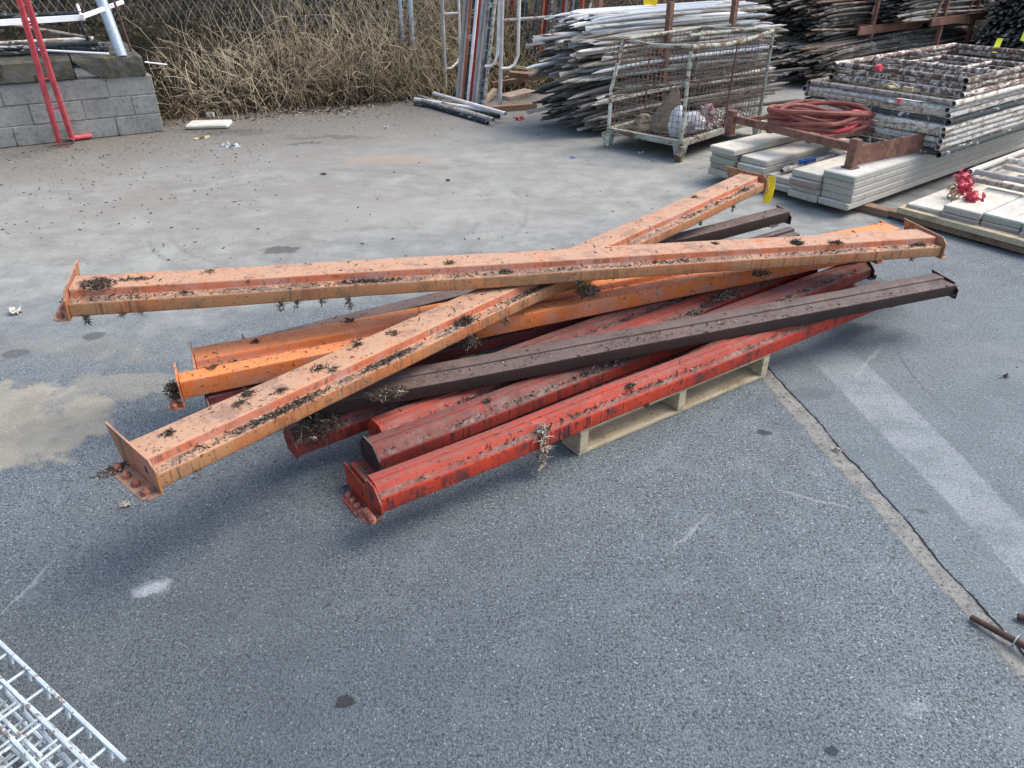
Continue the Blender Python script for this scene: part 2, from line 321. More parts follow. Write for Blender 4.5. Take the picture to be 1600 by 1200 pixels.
# ------------------------------------------------------------------ ground
def ground_material():
    t = NT('asphalt'); P = t.P; X = t.sep(P, 0); Y = t.sep(P, 1)
    big = t.noise(.7, 4, .6); med = t.noise(5, 5, .65); fine = t.noise(135, 3, .8); agg = t.vor(165)
    acol = t.vor(165, out='Color'); ar = t.sep(acol, 0)
    # near asphalt: dark binder with pale and dark stones
    c = t.mix(t.rng(fine, .38, .60), (.040, .048, .053), (.172, .196, .205))
    c = t.mix(t.mul(t.rng(ar, .45, .95), t.rng(agg, .55, .25)), c, (.25, .285, .30))
    c = t.mix(t.mul(t.rng(t.noise(90, 2), .60, .66), .75), c, (.022, .026, .030))
    c = t.mix(t.mul(t.rng(t.noise(30, 3), .60, .70), .22), c, (.04, .048, .054))
    c = t.mix(t.mul(t.rng(t.noise(210, 2), .60, .66), .55), c, (.03, .036, .042))
    c = t.mix(t.mul(t.rng(t.noise(6, 5, .7), .45, .7), .25), c, (.24, .265, .27))
    c = t.mix(t.mul(t.rng(t.noise(2.2, 4, .6), .48, .66), .3), c, (.07, .082, .09))
    c = t.mix(t.mul(t.rng(t.noise(170, 1), .73, .77), .8), c, (.42, .42, .42))
    sp = t.vor(62); spr = t.sep(t.vor(62, out='Color'), 1)
    c = t.mix(t.mul(t.mul(t.rng(sp, .34, .22), t.rng(spr, .50, .60)), .6), c, (.018, .022, .026))
    sp = t.vor(58); spr = t.sep(t.vor(58, out='Color'), 2)
    c = t.mix(t.mul(t.mul(t.rng(sp, .20, .12), t.rng(spr, .78, .82)), .7), c, (.42, .45, .46))
    # far yard: smooth dusty surface
    far = t.mix(t.rng(med, .3, .7), (.205, .203, .178), (.30, .298, .262))
    far = t.mix(t.mul(t.rng(t.noise(1, 4, .7, P=t.scaled((1.2, 3, 1)), dist=.6), .45, .66), .22), far, (.105, .10, .092))
    far = t.mix(t.mul(t.rng(t.noise(60, 3), .60, .68), .45), far, (.08, .075, .07))
    lim = t.math('ADD', Y, t.math('ADD', t.mul(t.math('SUBTRACT', big, .5), 2.2), t.mul(t.math('SUBTRACT', med, .5), 1.3)))
    lim = t.math('ADD', lim, t.mul(X, -.32))
    c = t.mix(t.rng(lim, 3.0, 5.0), c, far)
    c = t.mix(t.mul(t.mul(t.rng(X, 1.6, -2.0), t.rng(Y, 3.6, 5.2)), t.rng(t.noise(1.6, 5, .7), .38, .60, .2, .8)), c, (.20, .182, .152))
    fs = t.vor(26); fr = t.sep(t.vor(26, out='Color'), 0)
    c = t.mix(t.mul(t.mul(t.rng(fs, .22, .10), t.rng(fr, .62, .70)), t.rng(lim, 3.0, 5.0, 0, .55)), c, (.09, .085, .075))
    c = t.mix(t.mul(t.rng(t.noise(1, 6, .8, P=t.scaled((.9, 2.2, 1)), dist=1.2), .56, .60), t.rng(lim, 3.0, 5.0, 0, .28)), c, (.13, .128, .115))
    # brownish, littered soil towards the fence and wall
    edge = t.math('ADD', t.math('SUBTRACT', Y, t.mul(X, .45)), t.mul(t.math('SUBTRACT', med, .5), 1.2))
    c = t.mix(t.mul(t.rng(edge, 6.6, 9.2), .85), c, t.mix(t.rng(t.noise(30, 4, .7), .4, .6), (.075, .064, .050), (.165, .148, .120)))
    # stains and one area of painted shade, each an ellipse with a ragged edge: cx, cy, rx, ry, rotation, colour, strength, softness, roughness of outline
    dn = t.noise(3.5, 5, .65, col=True); dn2 = t.noise(22, 4, .65, col=True)
    def warp(k, k2):
        a = t.n('VectorMath', operation='SUBTRACT'); t.l(dn, a.inputs[0]); a.inputs[1].default_value = (.5, .5, .5)
        b = t.n('VectorMath', operation='MULTIPLY_ADD'); t.l(a.outputs[0], b.inputs[0]); b.inputs[1].default_value = (k, k, 0); t.l(P, b.inputs[2])
        a2 = t.n('VectorMath', operation='SUBTRACT'); t.l(dn2, a2.inputs[0]); a2.inputs[1].default_value = (.5, .5, .5)
        b2 = t.n('VectorMath', operation='MULTIPLY_ADD'); t.l(a2.outputs[0], b2.inputs[0]); b2.inputs[1].default_value = (k2, k2, 0); t.l(b.outputs[0], b2.inputs[2])
        return b2.outputs[0]
    wbig, wsm, wmid, wck = warp(.75, .10), warp(.08, .05), warp(.16, .10), warp(.05, .010)
    def blot(cx, cy, rx, ry, rot, col, amt, soft=.25, w=wsm, grain=0.0):
        m = t.n('Mapping', vector_type='TEXTURE'); t.l(w, m.inputs[0]); m.inputs['Location'].default_value = (cx, cy, 0); m.inputs['Rotation'].default_value = (0, 0, rot); m.inputs['Scale'].default_value = (rx, ry, 1e6)
        ln = t.n('VectorMath', operation='LENGTH'); t.l(m.outputs[0], ln.inputs[0]); k = t.mul(t.rng(ln.outputs['Value'], 1 + soft, 1 - soft), amt)
        if grain: k = t.mul(k, t.rng(fine, .62 - grain * .3, .40, 1 - grain, 1))
        nonlocal c; c = t.mix(k, c, col)
    sandc = t.mix(t.rng(t.noise(9, 5, .7), .3, .7), (.27, .235, .17), (.37, .33, .245))
    blot(-.75, 1.05, 1.1, .75, .2, (.040, .050, .060), .52, .9, wbig)  # soft shading of the near left corner, painted into the asphalt colour
    blot(-2.05, 2.30, .42, .30, .1, sandc, .95, .12, wbig, .25)
    blot(-1.62, 2.62, .30, .13, .3, sandc, .75, .3, wbig, .5)
    blot(-2.05, 2.95, .5, .10, .1, sandc, .45, .4, wbig, .6)
    for (px, py, rx, ry, col, amt) in ((440, 390, .105, .062, (.085, .082, .07), .9), (145, 525, .055, .045, (.065, .06, .052), .7), (25, 553, .06, .045, (.06, .06, .055), .6),
            (540, 1093, .023, .02, (.02, .022, .02), .9), (1195, 677, .03, .022, (.025, .028, .03), .85), (1440, 800, .02, .014, (.03, .03, .032), .8), (1270, 615, .09, .05, (.06, .062, .065), .55),
            (235, 918, .045, .035, (.46, .47, .48), .6), (615, 250, .36, .13, (.34, .24, .15), .42), (650, 325, .55, .22, (.30, .28, .25), .4),
            (560, 345, .3, .12, (.30, .28, .25), .3), (1450, 1110, .04, .02, (.36, .38, .38), .3),
            (520, 215, .45, .05, (.055, .05, .045), .5), (470, 225, .22, .035, (.04, .037, .034), .6), (1290, 1168, .015, .011, (.025, .027, .03), .9), (345, 205, .5, .12, (.05, .043, .036), .5),
            (1700, 560, .5, .12, (.21, .22, .23), .4), (860, 352, .6, .08, (.27, .265, .25), .35)):
        g = G(px, py); blot(g.x, g.y, rx, ry, 0, col, amt, .6 if col[0] > .3 else (.16 if rx < .12 else .55), wmid if col[0] > .3 or rx > .08 and rx < .2 else (wsm if rx < .2 else wbig), .85 if col[0] > .2 else 0)
    # bands that run away from the camera: x as a quadratic of y, fitted through surveyed points
    def quad(pts):
        g = [G(*p) for p in pts]; S = [[sum((p.y) ** (i + j) for p in g) for j in range(3)] + [sum(p.x * p.y ** i for p in g)] for i in range(3)]
        for i in range(3):
            k = S[i][i]; S[i] = [q / k for q in S[i]]
            for j in range(3):
                if j != i: m = S[j][i]; S[j] = [a - m * b for a, b in zip(S[j], S[i])]
        return [S[i][3] for i in range(3)]
    wx = t.sep(wck, 0); wy = t.sep(wck, 1)
    def side(q):
        a = t.math('ADD', q[0], t.math('ADD', t.mul(wy, q[1]), t.mul(t.mul(wy, wy), q[2]))); return t.math('SUBTRACT', wx, a)
    bl = side(quad([(1290, 587), (1429, 731), (1595, 907)])); br = side(quad([(1345, 560), (1499, 709), (1600, 811)]))
    m = t.mul(t.mul(t.rng(bl, -.008, .010), t.rng(br, .008, -.010)), t.rng(Y, 3.3, 2.7))
    palec = t.mix(t.rng(fine, .35, .62), (.19, .21, .215), (.42, .445, .45)); palec = t.mix(t.rng(t.noise(70, 2), .62, .68), palec, (.03, .03, .035))
    c = t.mix(t.mul(m, t.rng(t.noise(5, 6, .75), .38, .60, .24, .62)), c, palec)
    ck = side(quad([(1200, 576), (1296, 683), (1408, 811), (1541, 960), (1600, 1029)])); sd_ = side(quad([(1185, 590), (1248, 656), (1381, 821), (1515, 965), (1595, 1061)]))
    live = t.rng(Y, 3.15, 2.8)
    # right of the joint the slab is a little bluer and smoother
    c = t.mix(t.mul(t.mul(t.rng(ck, 0, .03), t.rng(Y, 4.2, 3.2)), .28), c, (.165, .19, .195))
    strip = t.mul(t.mul(t.rng(sd_, -.012, .01), t.rng(ck, .004, -.004)), live)
    sc = t.mix(t.rng(t.noise(25, 5, .7), .35, .65), (.17, .16, .135), (.28, .265, .225)); sc = t.mix(t.rng(t.noise(60, 2), .6, .66), sc, (.04, .03, .025))
    c = t.mix(t.mul(strip, t.rng(t.noise(12, 6, .8), .34, .52, .25, .85)), c, sc)
    crack = t.mul(t.mul(t.rng(ck, -.003, .0), t.rng(ck, .009, .003)), t.mul(live, t.rng(t.noise(4, 4, .7), .38, .5, .35, 1)))
    c = t.mix(t.mul(crack, .9), c, (.018, .017, .016))
    c2 = side(quad([(1435, 597), (1531, 677), (1600, 720)])); thin = t.mul(t.mul(t.rng(c2, -.008, 0), t.rng(c2, .008, .0)), t.rng(t.noise(6, 3), .4, .55))
    c = t.mix(t.mul(t.mul(thin, t.rng(Y, 3.2, 2.9)), .6), c, (.05, .05, .05))
    # light scratches
    for q in (((1220, 765), (1330, 800)), ((1050, 860), (1110, 800)), ((0, 960), (90, 870)), ((1340, 590), (1375, 540))):
        a, b = G(*q[0]), G(*q[1]); v = b - a; blot((a.x + b.x) / 2, (a.y + b.y) / 2, v.length / 2, .006, math.atan2(v.y, v.x), (.30, .31, .31), .5, .6)
    # curved tyre scuffs on the dusty part
    for (px, py, r0) in ((520, 330, 1.05), (540, 330, 1.25)):
        g = G(px, py); m_ = t.n('VectorMath', operation='DISTANCE'); t.l(wsm, m_.inputs[0]); m_.inputs[1].default_value = (g.x, g.y, 0); d = t.math('SUBTRACT', m_.outputs['Value'], r0)
        k = t.mul(t.mul(t.rng(d, -.025, -.01), t.rng(d, .025, .01)), t.rng(t.noise(2, 2), .45, .6)); c = t.mix(t.mul(k, .3), c, (.11, .105, .10))
    h = t.math('ADD', t.mul(fine, 1.0), t.math('ADD', t.mul(t.rng(agg, 0, .6), -.5), t.mul(t.noise(60, 3), .8)))
    h = t.mul(h, t.rng(lim, 4.6, 3.0, .3, 1)); h = t.math('ADD', h, t.mul(t.mul(t.noise(1, 5, .75, P=t.scaled((2.6, 7, 1))), t.rng(lim, 3, 5)), 2.0)); h = t.math('SUBTRACT', h, t.mul(crack, 4)); h = t.math('ADD', h, t.mul(strip, .8))
    t.bump(h, .8, .006)
    return t.done(c, t.rng(fine, .3, .7, .62, .9), 0, .35)
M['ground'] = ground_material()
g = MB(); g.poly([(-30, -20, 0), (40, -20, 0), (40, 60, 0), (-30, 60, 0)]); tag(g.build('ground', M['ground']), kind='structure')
# bank of dark earth behind the fence
t = NT('bank_soil'); c = t.mix(t.rng(t.noise(4, 6, .75), .35, .65), (.012, .011, .008), (.045, .037, .024)); t.bump(t.noise(15, 5), 1, .05); M['bank'] = t.done(c, 1, 0, .1)
g = MB(); n0 = 60; rows = 14
for j in range(rows + 1):
    for i in range(n0 + 1):
        x = -14 + 34 * i / n0; y0 = 9.55 + max(-2.2, min(.45 * x, .9)) * 1.0 + (max(0, x) * .25); y = y0 + 5 * j / rows
        z = -.05 + 2.6 * (j / rows) ** .8 + (rnd.uniform(-.07, .07) if j else 0)
        g.v.append((x, y, z))
for j in range(rows):
    for i in range(n0): a = j * (n0 + 1) + i; g.face((a, a + 1, a + n0 + 2, a + n0 + 1))
tag(g.build('hillside', M['bank'], smooth=True), kind='structure')
def bank_y(x): return 9.55 + max(-2.2, min(.45 * x, .9)) + max(0, x) * .25

# ------------------------------------------------------------------ rack beams of the pile
def rprof(W, H, se, sw, style, r=.007):
    """cross-section (u to the front, v up), corners rounded; returned as (y, z) with y = W/2 - u"""
    if style == 'step': raw = [(0, 0), (0, H), (se * W, H), (se * W + .004, H * (1 - sw)), (W, H * (1 - sw)), (W, 0)]; conv = [1, 1, 1, -1, 1, 1]
    elif style == 'groove': raw = [(0, 0), (0, H), (.36 * W, H), (.38 * W, H - .006), (.44 * W, H - .006), (.46 * W, H - .001), (.62 * W, H - .004), (W - .018, H * .74), (W, H * .6), (W, 0)]
    else: raw = [(0, 0), (0, H), (W, H), (W, 0)]
    out = []; n = len(raw)
    for i, p in enumerate(raw):
        a = Vector(raw[i - 1]); b = Vector(raw[(i + 1) % n]); p = Vector(p)
        d1 = (a - p); d2 = (b - p); rr = min(r, d1.length * .4, d2.length * .4)
        if rr < .002: out.append(p); continue
        p1 = p + d1.normalized() * rr; p2 = p + d2.normalized() * rr
        for k in range(4): s_ = k / 3; out.append(p1 * (1 - s_) ** 2 + p * 2 * s_ * (1 - s_) + p2 * s_ ** 2)
    return [(W / 2 - q.x, q.y) for q in out][::-1]
BEAMS = []
def beam(label, P0, P1, W, H, mat, style='step', roll=0, se=.72, sw=.38, plates=((-.10, None, -.008, .10, 'tip'), (-.10, None, -.008, .10, 'tip')), flange=True, bow=0, plate_mat=None, flange_sides=(1, 1)):
    P0, P1 = Vector(P0), Vector(P1); ax = axes(P0, P1, R(roll)); L = (P1 - P0).length
    root = empty('rack_beam', P0, label, 'rack beam', 'steel rack beams piled on the pallet', ax)
    sd_ = rnd.random() * 9
    wob = lambda x, y, z: (.0012 * math.sin(x * 7 + sd_), .001 * math.sin(x * 5 + sd_ * 2) - bow * 4 * (x / L) * (1 - x / L))
    b = MB(); b.prism(rprof(W, H, se, sw, style), 0.003, L - .003, 30, wob=wob); b.build('beam_tube', mat, root, smooth=True)
    pm = plate_mat or mat
    for e, pl in enumerate(plates):
        if not pl: continue
        u0, u1, v0, v1, kind = pl; u1 = W + .012 if u1 is None else u1
        x = 0 if e == 0 else L; sx = -1 if e == 0 else 1; th = .005
        if kind == 'tip': out = [(u0 + .05, v0), (u0, v1 + .004), (u0 + .02, v1 + .002), (u1 - .03, v1 - .008), (u1, v1 - .035), (u1, v0)]
        elif kind == 'round': out = [(u0 + .02, v0), (u0, v0 + .03), (u0, v1 - .035), (u0 + .03, v1), (u1 - .04, v1), (u1, v1 - .04), (u1 + .004, v0 + .03), (u1 - .02, v0)]
        else: out = [(u0, v0), (u0, v1), (u1, v1), (u1, v0)]
        b = MB(); pts = [(W / 2 - u, v) for u, v in out]
        b.prism(pts, x - .0005 + (0 if sx > 0 else -th), x + (th if sx > 0 else 0), 1)
        b.box((x + sx * (th + .0008), W / 2 - (u1 - .06), (v0 + v1) / 2), (.001, .012, .02), mi=1)
        pl_o = b.build('end_plate', [pm, M['hole']], root)
        if flange and flange_sides[e]:
            f = MB(); ua, ub = u0 + .055, u1 - .002; fl = .055; zz = v0
            xs = x + sx * th; xe = x + sx * fl; o2 = [(xs, W / 2 - ua), (xe - sx * .012, W / 2 - ua), (xe, W / 2 - ua - .014), (xe, W / 2 - ub + .016), (xe - sx * .014, W / 2 - ub), (xs, W / 2 - ub)]; nn = len(o2)
            for dz_ in (0, .005): f.v += [(a_, b_, zz + dz_) for a_, b_ in o2]
            f.face(range(nn)); f.face([nn + q for q in range(nn - 1, -1, -1)])
            for q in range(nn): f.face((q, (q + 1) % nn, nn + (q + 1) % nn, nn + q))
            fo = f.build('hook_flange', pm, pl_o)
            for k in range(4):
                uu = ua + (ub - ua) * (k + .5) / 4; rv = MB(); cx = x + sx * .034; cy = W / 2 - uu
                rv.tube([(cx, cy, zz + .0045), (cx + .001, cy, zz + .016), (cx + .003, cy, zz + .023)], [.0125, .0115, .007], 7); rv.v = [(x_ + rnd.uniform(-.0012, .0012), y_ + rnd.uniform(-.0012, .0012), z_ + rnd.uniform(-.0015, .001)) for x_, y_, z_ in rv.v]
                rv.build('rivet', M['weld'] if mat in (M['orange'], M['orange_bright'], M['red']) else pm, pl_o)
    BEAMS.append(dict(P0=P0, ax=ax, L=L, W=W, H=H, se=se, sw=sw, style=style, wob=wob)); return root
TIPS = ((-.10, None, -.008, .10, 'tip'), (-.10, None, -.008, .10, 'tip'))
RND = ((-.015, None, -.012, .085, 'round'), (-.015, None, -.012, .085, 'round'))
SHORT = ((-.03, None, -.02, .085, 'tip'), (-.03, None, -.02, .078, 'tip'))
LOW = ((-.02, None, -.01, .072, 'tip'), (-.02, None, -.012, .068, 'tip'))
beam('pale dusty orange step beam lying topmost across the whole pile', (-1.519, 2.343, .505), (2.038, 3.462, .288), .178, .081, M['orange'], plates=TIPS)
beam('dusty orange step beam running diagonally from the near left, yellow tag on its far end', (-1.008, 1.615, .330), (1.436, 4.418, .318), .165, .078, M['orange'], plates=TIPS)
beam('bright orange step beam, rear one of the two side by side on the left', (-1.165, 2.372, .213), (2.05, 3.825, .206), .150, .079, M['orange_bright'], plates=SHORT)
beam('bright orange plain-sided beam, front one of the two side by side on the left', (-1.173, 2.238, .212), (1.85, 3.605, .205), .072, .072, M['orange_bright'], style='box', plates=((-.02, .085, -.03, .098, 'tip'), (-.12, .085, -.03, .085, 'tip')))
beam('dark brown beam lying in front across the red beams, ends beyond them on the right', (-.72, 2.125, .212), (1.99, 3.156, .21), .129, .062, M['brown'], se=.45, sw=.16, plates=LOW, flange=False)
beam('dark brown beam at the back of the pile, its far end below the yellow tag', (-1.03, 2.55, .19), (1.581, 4.197, .197), .088, .063, M['brown'], style='box', plates=LOW, flange=False)
beam('short-ended dark beam just below the dark brown beam at the back right of the pile', (-.4, 2.75, .122), (1.61, 4.06, .13), .085, .063, M['brown'], se=.5, sw=.3, plates=(None, None))
beam('bright red beam at the very front of the pile, along the pallet edge', (-.416, 1.742, .117), (1.76, 3.223, .120), .088, .092, M['red'], style='groove', plates=RND)
beam('red beam second from the front of the pile, with a grey dirty rounded end plate', (-.456, 1.951, .118), (1.80, 3.555, .120), .098, .080, M['red_dirty'], style='groove', plates=((-.03, None, -.03, .088, 'round'), (-.015, None, -.012, .085, 'round')), plate_mat=M['brown'], flange=True)
beam('red beam third from the front, behind the one with the grey end plate', (-.455, 2.075, .116), (1.52, 3.585, .120), .10, .079, M['red'], style='groove', plates=RND, flange=False)
beam('red beam mid pile, its near end behind the big hanging clump of dead weeds', (-.74, 2.03, .117), (1.46, 3.66, .124), .085, .080, M['red_dirty'], style='groove', plates=RND, flange=False)
beam('maroon beam buried below the bright orange beams', (-1.10, 2.26, .118), (1.42, 3.62, .122), .12, .080, M['maroon'], plates=SHORT, flange=False)
beam('red bottom-layer beam, only its end plate showing under the dirty grey plate', (-.50, 1.915, .030), (1.7, 3.50, .034), .15, .075, M['red'], style='box', plates=((-.03, None, -.03, .06, 'sq'), None))

# ------------------------------------------------------------------ pallet under the beams
pa, pb = G(905, 714), G(1197, 589); px_ = (pb - pa).normalized(); py_ = Vector((-px_.y, px_.x, 0)); PL = (pb - pa).length
pal = empty('pallet', pa, 'pale wooden pallet under the pile of beams, its long side open to the front', 'pallet', None, (px_, py_, Vector((0, 0, 1))))
for i, x in enumerate((.02, PL / 2, PL - .02)):
    b = MB(); b.box((x, .575, .0585), (.038, 1.15, .083), bev=.002, jit=.0006); b.build('stringer', M['pallet'], pal)
for k in range(5):
    b = MB(); b.box((PL / 2, .055 + k * .262, .1075), (PL, .105, .0145), bev=.0015, jit=.0008); b.build('deck_board', M['pallet'], pal)
for k in range(3):
    b = MB(); b.box((PL / 2, .055 + k * .52, .0085), (PL, .10, .0145), bev=.0015, jit=.0008); b.build('bottom_board', M['pallet'], pal)

# ------------------------------------------------------------------ dead plant clumps and crumbs on the beams
def on_beam(i, x, u, dz=0):
    b = BEAMS[i]; W, H = b['W'], b['H']
    if b['style'] == 'step': v = H if u < b['se'] * W else H * (1 - b['sw'])
    elif b['style'] == 'groove': v = H - .004 if u < .6 * W else H * .78
    else: v = H
    return b['P0'] + b['ax'][0] * x + b['ax'][1] * (W / 2 - u) + b['ax'][2] * (v + dz + b['wob'](x, 0, 0)[1])
lit = MB(); rg = random.Random(3)
for i, b in enumerate(BEAMS[:12]):
    n = {0: 1300, 1: 1500, 2: 450, 3: 450, 4: 350, 5: 250, 6: 100, 7: 700, 8: 900, 9: 800, 10: 700, 11: 300}[i]
    centres = [rg.uniform(0, b['L']) for _ in range(9)]
    for k in range(n):
        x = rg.choice(centres) + rg.gauss(0, .10) if rg.random() < .6 else rg.uniform(0, b['L'])
        if not 0.01 < x < b['L'] - .01: continue
        ledge = b['style'] != 'box' and rg.random() < .68
        u = rg.uniform(b['se'] + .03, .97) * b['W'] if ledge else rg.uniform(.03, .97) * b['W']
        p = on_beam(i, x, u, .001)
        s_ = rg.choice((.003, .004, .005, .006, .008, .011)) if ledge else rg.choice((.002, .003, .003, .004, .005, .009))
        d = Vector((rg.uniform(-1, 1), rg.uniform(-1, 1), rg.uniform(0, .35)))
        lit.ribbon(p, d, s_ * rg.uniform(1, 2.2), s_ * .35, rg.uniform(-.5, .7), rg, 2, 1 if rg.random() < .07 else 0)
tag(lit.build('plant_litter', [M['dead'], M['deadpale']]), 'small dark crumbs of dead plants scattered over the ledges of the beams', 'plant litter', kind='stuff')
def clump(p, sx, sy, sz, n, label, ax=None, pale=.12, hang=0, ln=.035, name='weed_clump', seed=0):
    n = int(n * 3.0); pale *= .35; rg = random.Random(seed + int(p[0] * 1000)); b = MB(); A, B = (ax or (Vector((1, 0, 0)), Vector((0, 1, 0)), 0))[:2]; flat = 1.0 if hang else .22
    big = hang > .02 and n > 400
    for k in range(n):
        r = rg.random() ** .7; a = rg.uniform(0, 6.28); hz = rg.random() ** 1.6 * hang
        wd = 1.0 if not big else .55 + .45 * math.sin(PI * min(1, hz / hang + .15))
        q = A * math.cos(a) * r * sx * wd + B * math.sin(a) * r * sy * wd + Vector((0, 0, abs(rg.gauss(0, .4)) * sz * (1 - r * .6) - hz))
        d = Vector((rg.gauss(0, 1), rg.gauss(0, 1), rg.gauss(0, .5) * flat - (.5 if hang and not big else 0))).normalized()
        u_ = rg.random()
        if u_ < .38:
            pts = [q]; dd = d.copy(); l_ = ln * rg.uniform(.25, .75)
            for _ in range(5): dd = (dd + Vector((rg.gauss(0, .8), rg.gauss(0, .8), rg.gauss(0, .8) * flat))).normalized(); pts.append(pts[-1] + dd * l_ * .3)
            b.tube(pts, [.0009, .0010, .0009, .0008, .0006, .0004], 3, 1 if rg.random() < pale else 0)
        elif u_ < .8: l_ = ln * rg.uniform(.12, .35); b.ribbon(q, d, l_, l_ * .34, rg.uniform(-.9, .9), rg, 2, 1 if rg.random() < pale else 0)
        else: l_ = ln * rg.uniform(.3, .65); b.ribbon(q, d, l_, l_ * .15, rg.uniform(-1.3, 1.3), rg, 4, 1 if rg.random() < pale else 0)
    o = b.build(name, [M['dead'], M['deadpale']], loc=p); return tag(o, label, 'dead weeds', 'clumps of dead weeds on the beams')
a0, a1, a4 = BEAMS[0]['ax'], BEAMS[1]['ax'], BEAMS[4]['ax']
clump(on_beam(0, .085, .10), .055, .05, .022, 130, 'dense grey clump of dead weeds in the left corner of the topmost orange beam', a0)
clump(on_beam(0, .20, .07), .06, .014, .008, 34, 'thin dark strip of dead weeds beside the left end clump on the topmost beam', a0)
clump(on_beam(0, 1.0, .15), .12, .018, .008, 110, 'long dark heap of dead weeds in the ledge of the topmost beam, left part', a0)
clump(on_beam(0, 1.55, .15), .03, .018, .012, 40, 'small dark tuft on the ledge of the topmost beam near the diagonal beam', a0)
clump(on_beam(0, 2.95, .10), .028, .028, .03, 70, 'bristly round tuft on the right part of the topmost orange beam', a0)
clump(on_beam(0, 3.15, .12), .035, .018, .010, 40, 'flat tuft right of the bristly round tuft on the topmost beam', a0)
clump(on_beam(0, 3.62, .14), .05, .018, .010, 60, 'dark litter heap at the right end of the topmost beam', a0)
clump(on_beam(1, 1.20, .135), .045, .026, .03, 110, 'spiky tuft on the ledge of the diagonal orange beam', a1)
clump(on_beam(1, .42, .145), .16, .015, .008, 130, 'long low heap of dead weeds along the near ledge of the diagonal beam', a1)
clump(on_beam(1, .82, .145), .12, .015, .010, 110, 'crumbled weeds in the ledge of the diagonal beam, before its spiky tuft', a1)
clump(on_beam(1, .60, .06), .03, .02, .005, 22, 'dark leaf scrap lying on top of the diagonal beam, nearest the tuft end', a1)
clump(on_beam(1, .93, .05), .022, .02, .006, 24, 'small star-shaped leaf scrap on top of the diagonal beam', a1)
clump(on_beam(1, 1.62, .04), .06, .03, .005, 50, 'flat patch of dead leaves on the diagonal beam just before the crossing', a1)
clump(on_beam(1, 3.5, .14), .03, .015, .008, 30, 'tiny pale tuft on the far ledge of the diagonal beam', a1, .5)
clump(G(918, 452, .36), .055, .04, .03, 260, 'black nest-like clump of dead weeds wedged under the topmost beam at the crossing', a0, .1, .03)
clump(G(498, 652, .22), .10, .05, .02, 420, 'big tangled clump of dead weeds hanging below the diagonal beam by a red end', a1, .35, .10, .045)
clump(G(605, 615, .28), .06, .03, .02, 200, 'clump of curled dead leaves on the near end of the front dark brown beam', a4, .3, .01)
clump(G(735, 530, .30), .05, .025, .015, 110, 'clump hanging under the diagonal beam over the front dark brown beam', a1, .15, .03)
clump(G(270, 606, .24), .03, .03, .04, 150, 'leaf clump stuck on the left end plate of the front bright orange beam', a0, .45, .05)
clump(G(1130, 462, .21), .10, .03, .012, 150, 'pale brown straw clump on a red beam right of the middle', BEAMS[7]['ax'], .5)
clump(G(1085, 490, .21), .05, .02, .012, 70, 'small straw-coloured clump on a red beam beside the front dark brown beam', BEAMS[7]['ax'], .7)
clump(G(1205, 352, .20), .05, .03, .012, 70, 'bleached leaves lying on the short-ended dark beam', BEAMS[5]['ax'], .8)
clump(G(1190, 425, .30), .05, .02, .012, 60, 'tuft on the bright orange beam, under the right part of the topmost beam', a0, .3, .02)
def edge_at(i, px, u=None, v=0.0):
    """point on the lower front edge of beam i that lies in direction px"""
    b = BEAMS[i]; best = None; u = b['W'] if u is None else u
    for k in range(400):
        q = b['P0'] + b['ax'][0] * (b['L'] * k / 400) + b['ax'][1] * (b['W'] / 2 - u) + b['ax'][2] * v + Vector((0, 0, .004))
        z_ = q.y * cs - (q.z - CAMH) * sn; e_ = abs(800 + FPX * q.x / z_ - px)
        if best is None or e_ < best[0]: best = (e_, q)
    return best[1]
for (i, px, n, h) in ((0, 132, 26, .03), (0, 190, 9, .016), (0, 220, 6, .012), (0, 437, 20, .035), (0, 463, 20, .035), (0, 505, 12, .02), (0, 543, 30, .055), (0, 905, 40, .02), (0, 1425, 12, .01), (1, 790, 20, .035), (1, 1146, 24, .04), (1, 1095, 18, .02), (1, 305, 8, .02), (1, 735, 44, .02), (4, 1490, 8, .012), (7, 1010, 14, .01)):
    clump(edge_at(i, px), .012, .006, .003, n, 'thin wisp of dead weeds hanging from a beam edge', BEAMS[i]['ax'], .2, h, .03)
for (i, px, uu, n) in ((1, 262, .05, 20), (1, 385, .03, 26), (1, 372, .06, 20), (1, 440, .09, 14), (1, 520, .10, 14), (1, 560, .03, 16), (0, 330, .04, 9), (0, 1120, .05, 9), (0, 700, .10, 14), (2, 400, .05, 12), (2, 545, .02, 16), (3, 330, .02, 10), (3, 560, .03, 10), (1, 1085, .04, 18), (7, 985, .06, 26), (8, 760, .05, 14)):
    b_ = BEAMS[i]; clump(edge_at(i, px, uu, b_['H']), .018, .010, .003, n, 'small flat scrap of dead leaf lying on a beam', b_['ax'], .1)
rag = clump(G(848, 668, .20), .009, .009, .004, 75, '', a0, 2.6, .16, .075); tag(rag, 'pale frayed rope end hanging over the frontmost red beam', 'frayed rope'); rag.name = 'frayed_rope'; del rag['group']
clump(G(176, 735, .33) + Vector((0, 0, .0)), .05, .02, .006, 60, 'crumbly dead leaves caught between the rivets of the near left flange', a1, .8, 0, .03)
clump(G(104, 470, .50), .02, .03, .004, 30, 'crumbs of dead leaves on the left flange of the topmost beam', a0, .3, 0, .03)
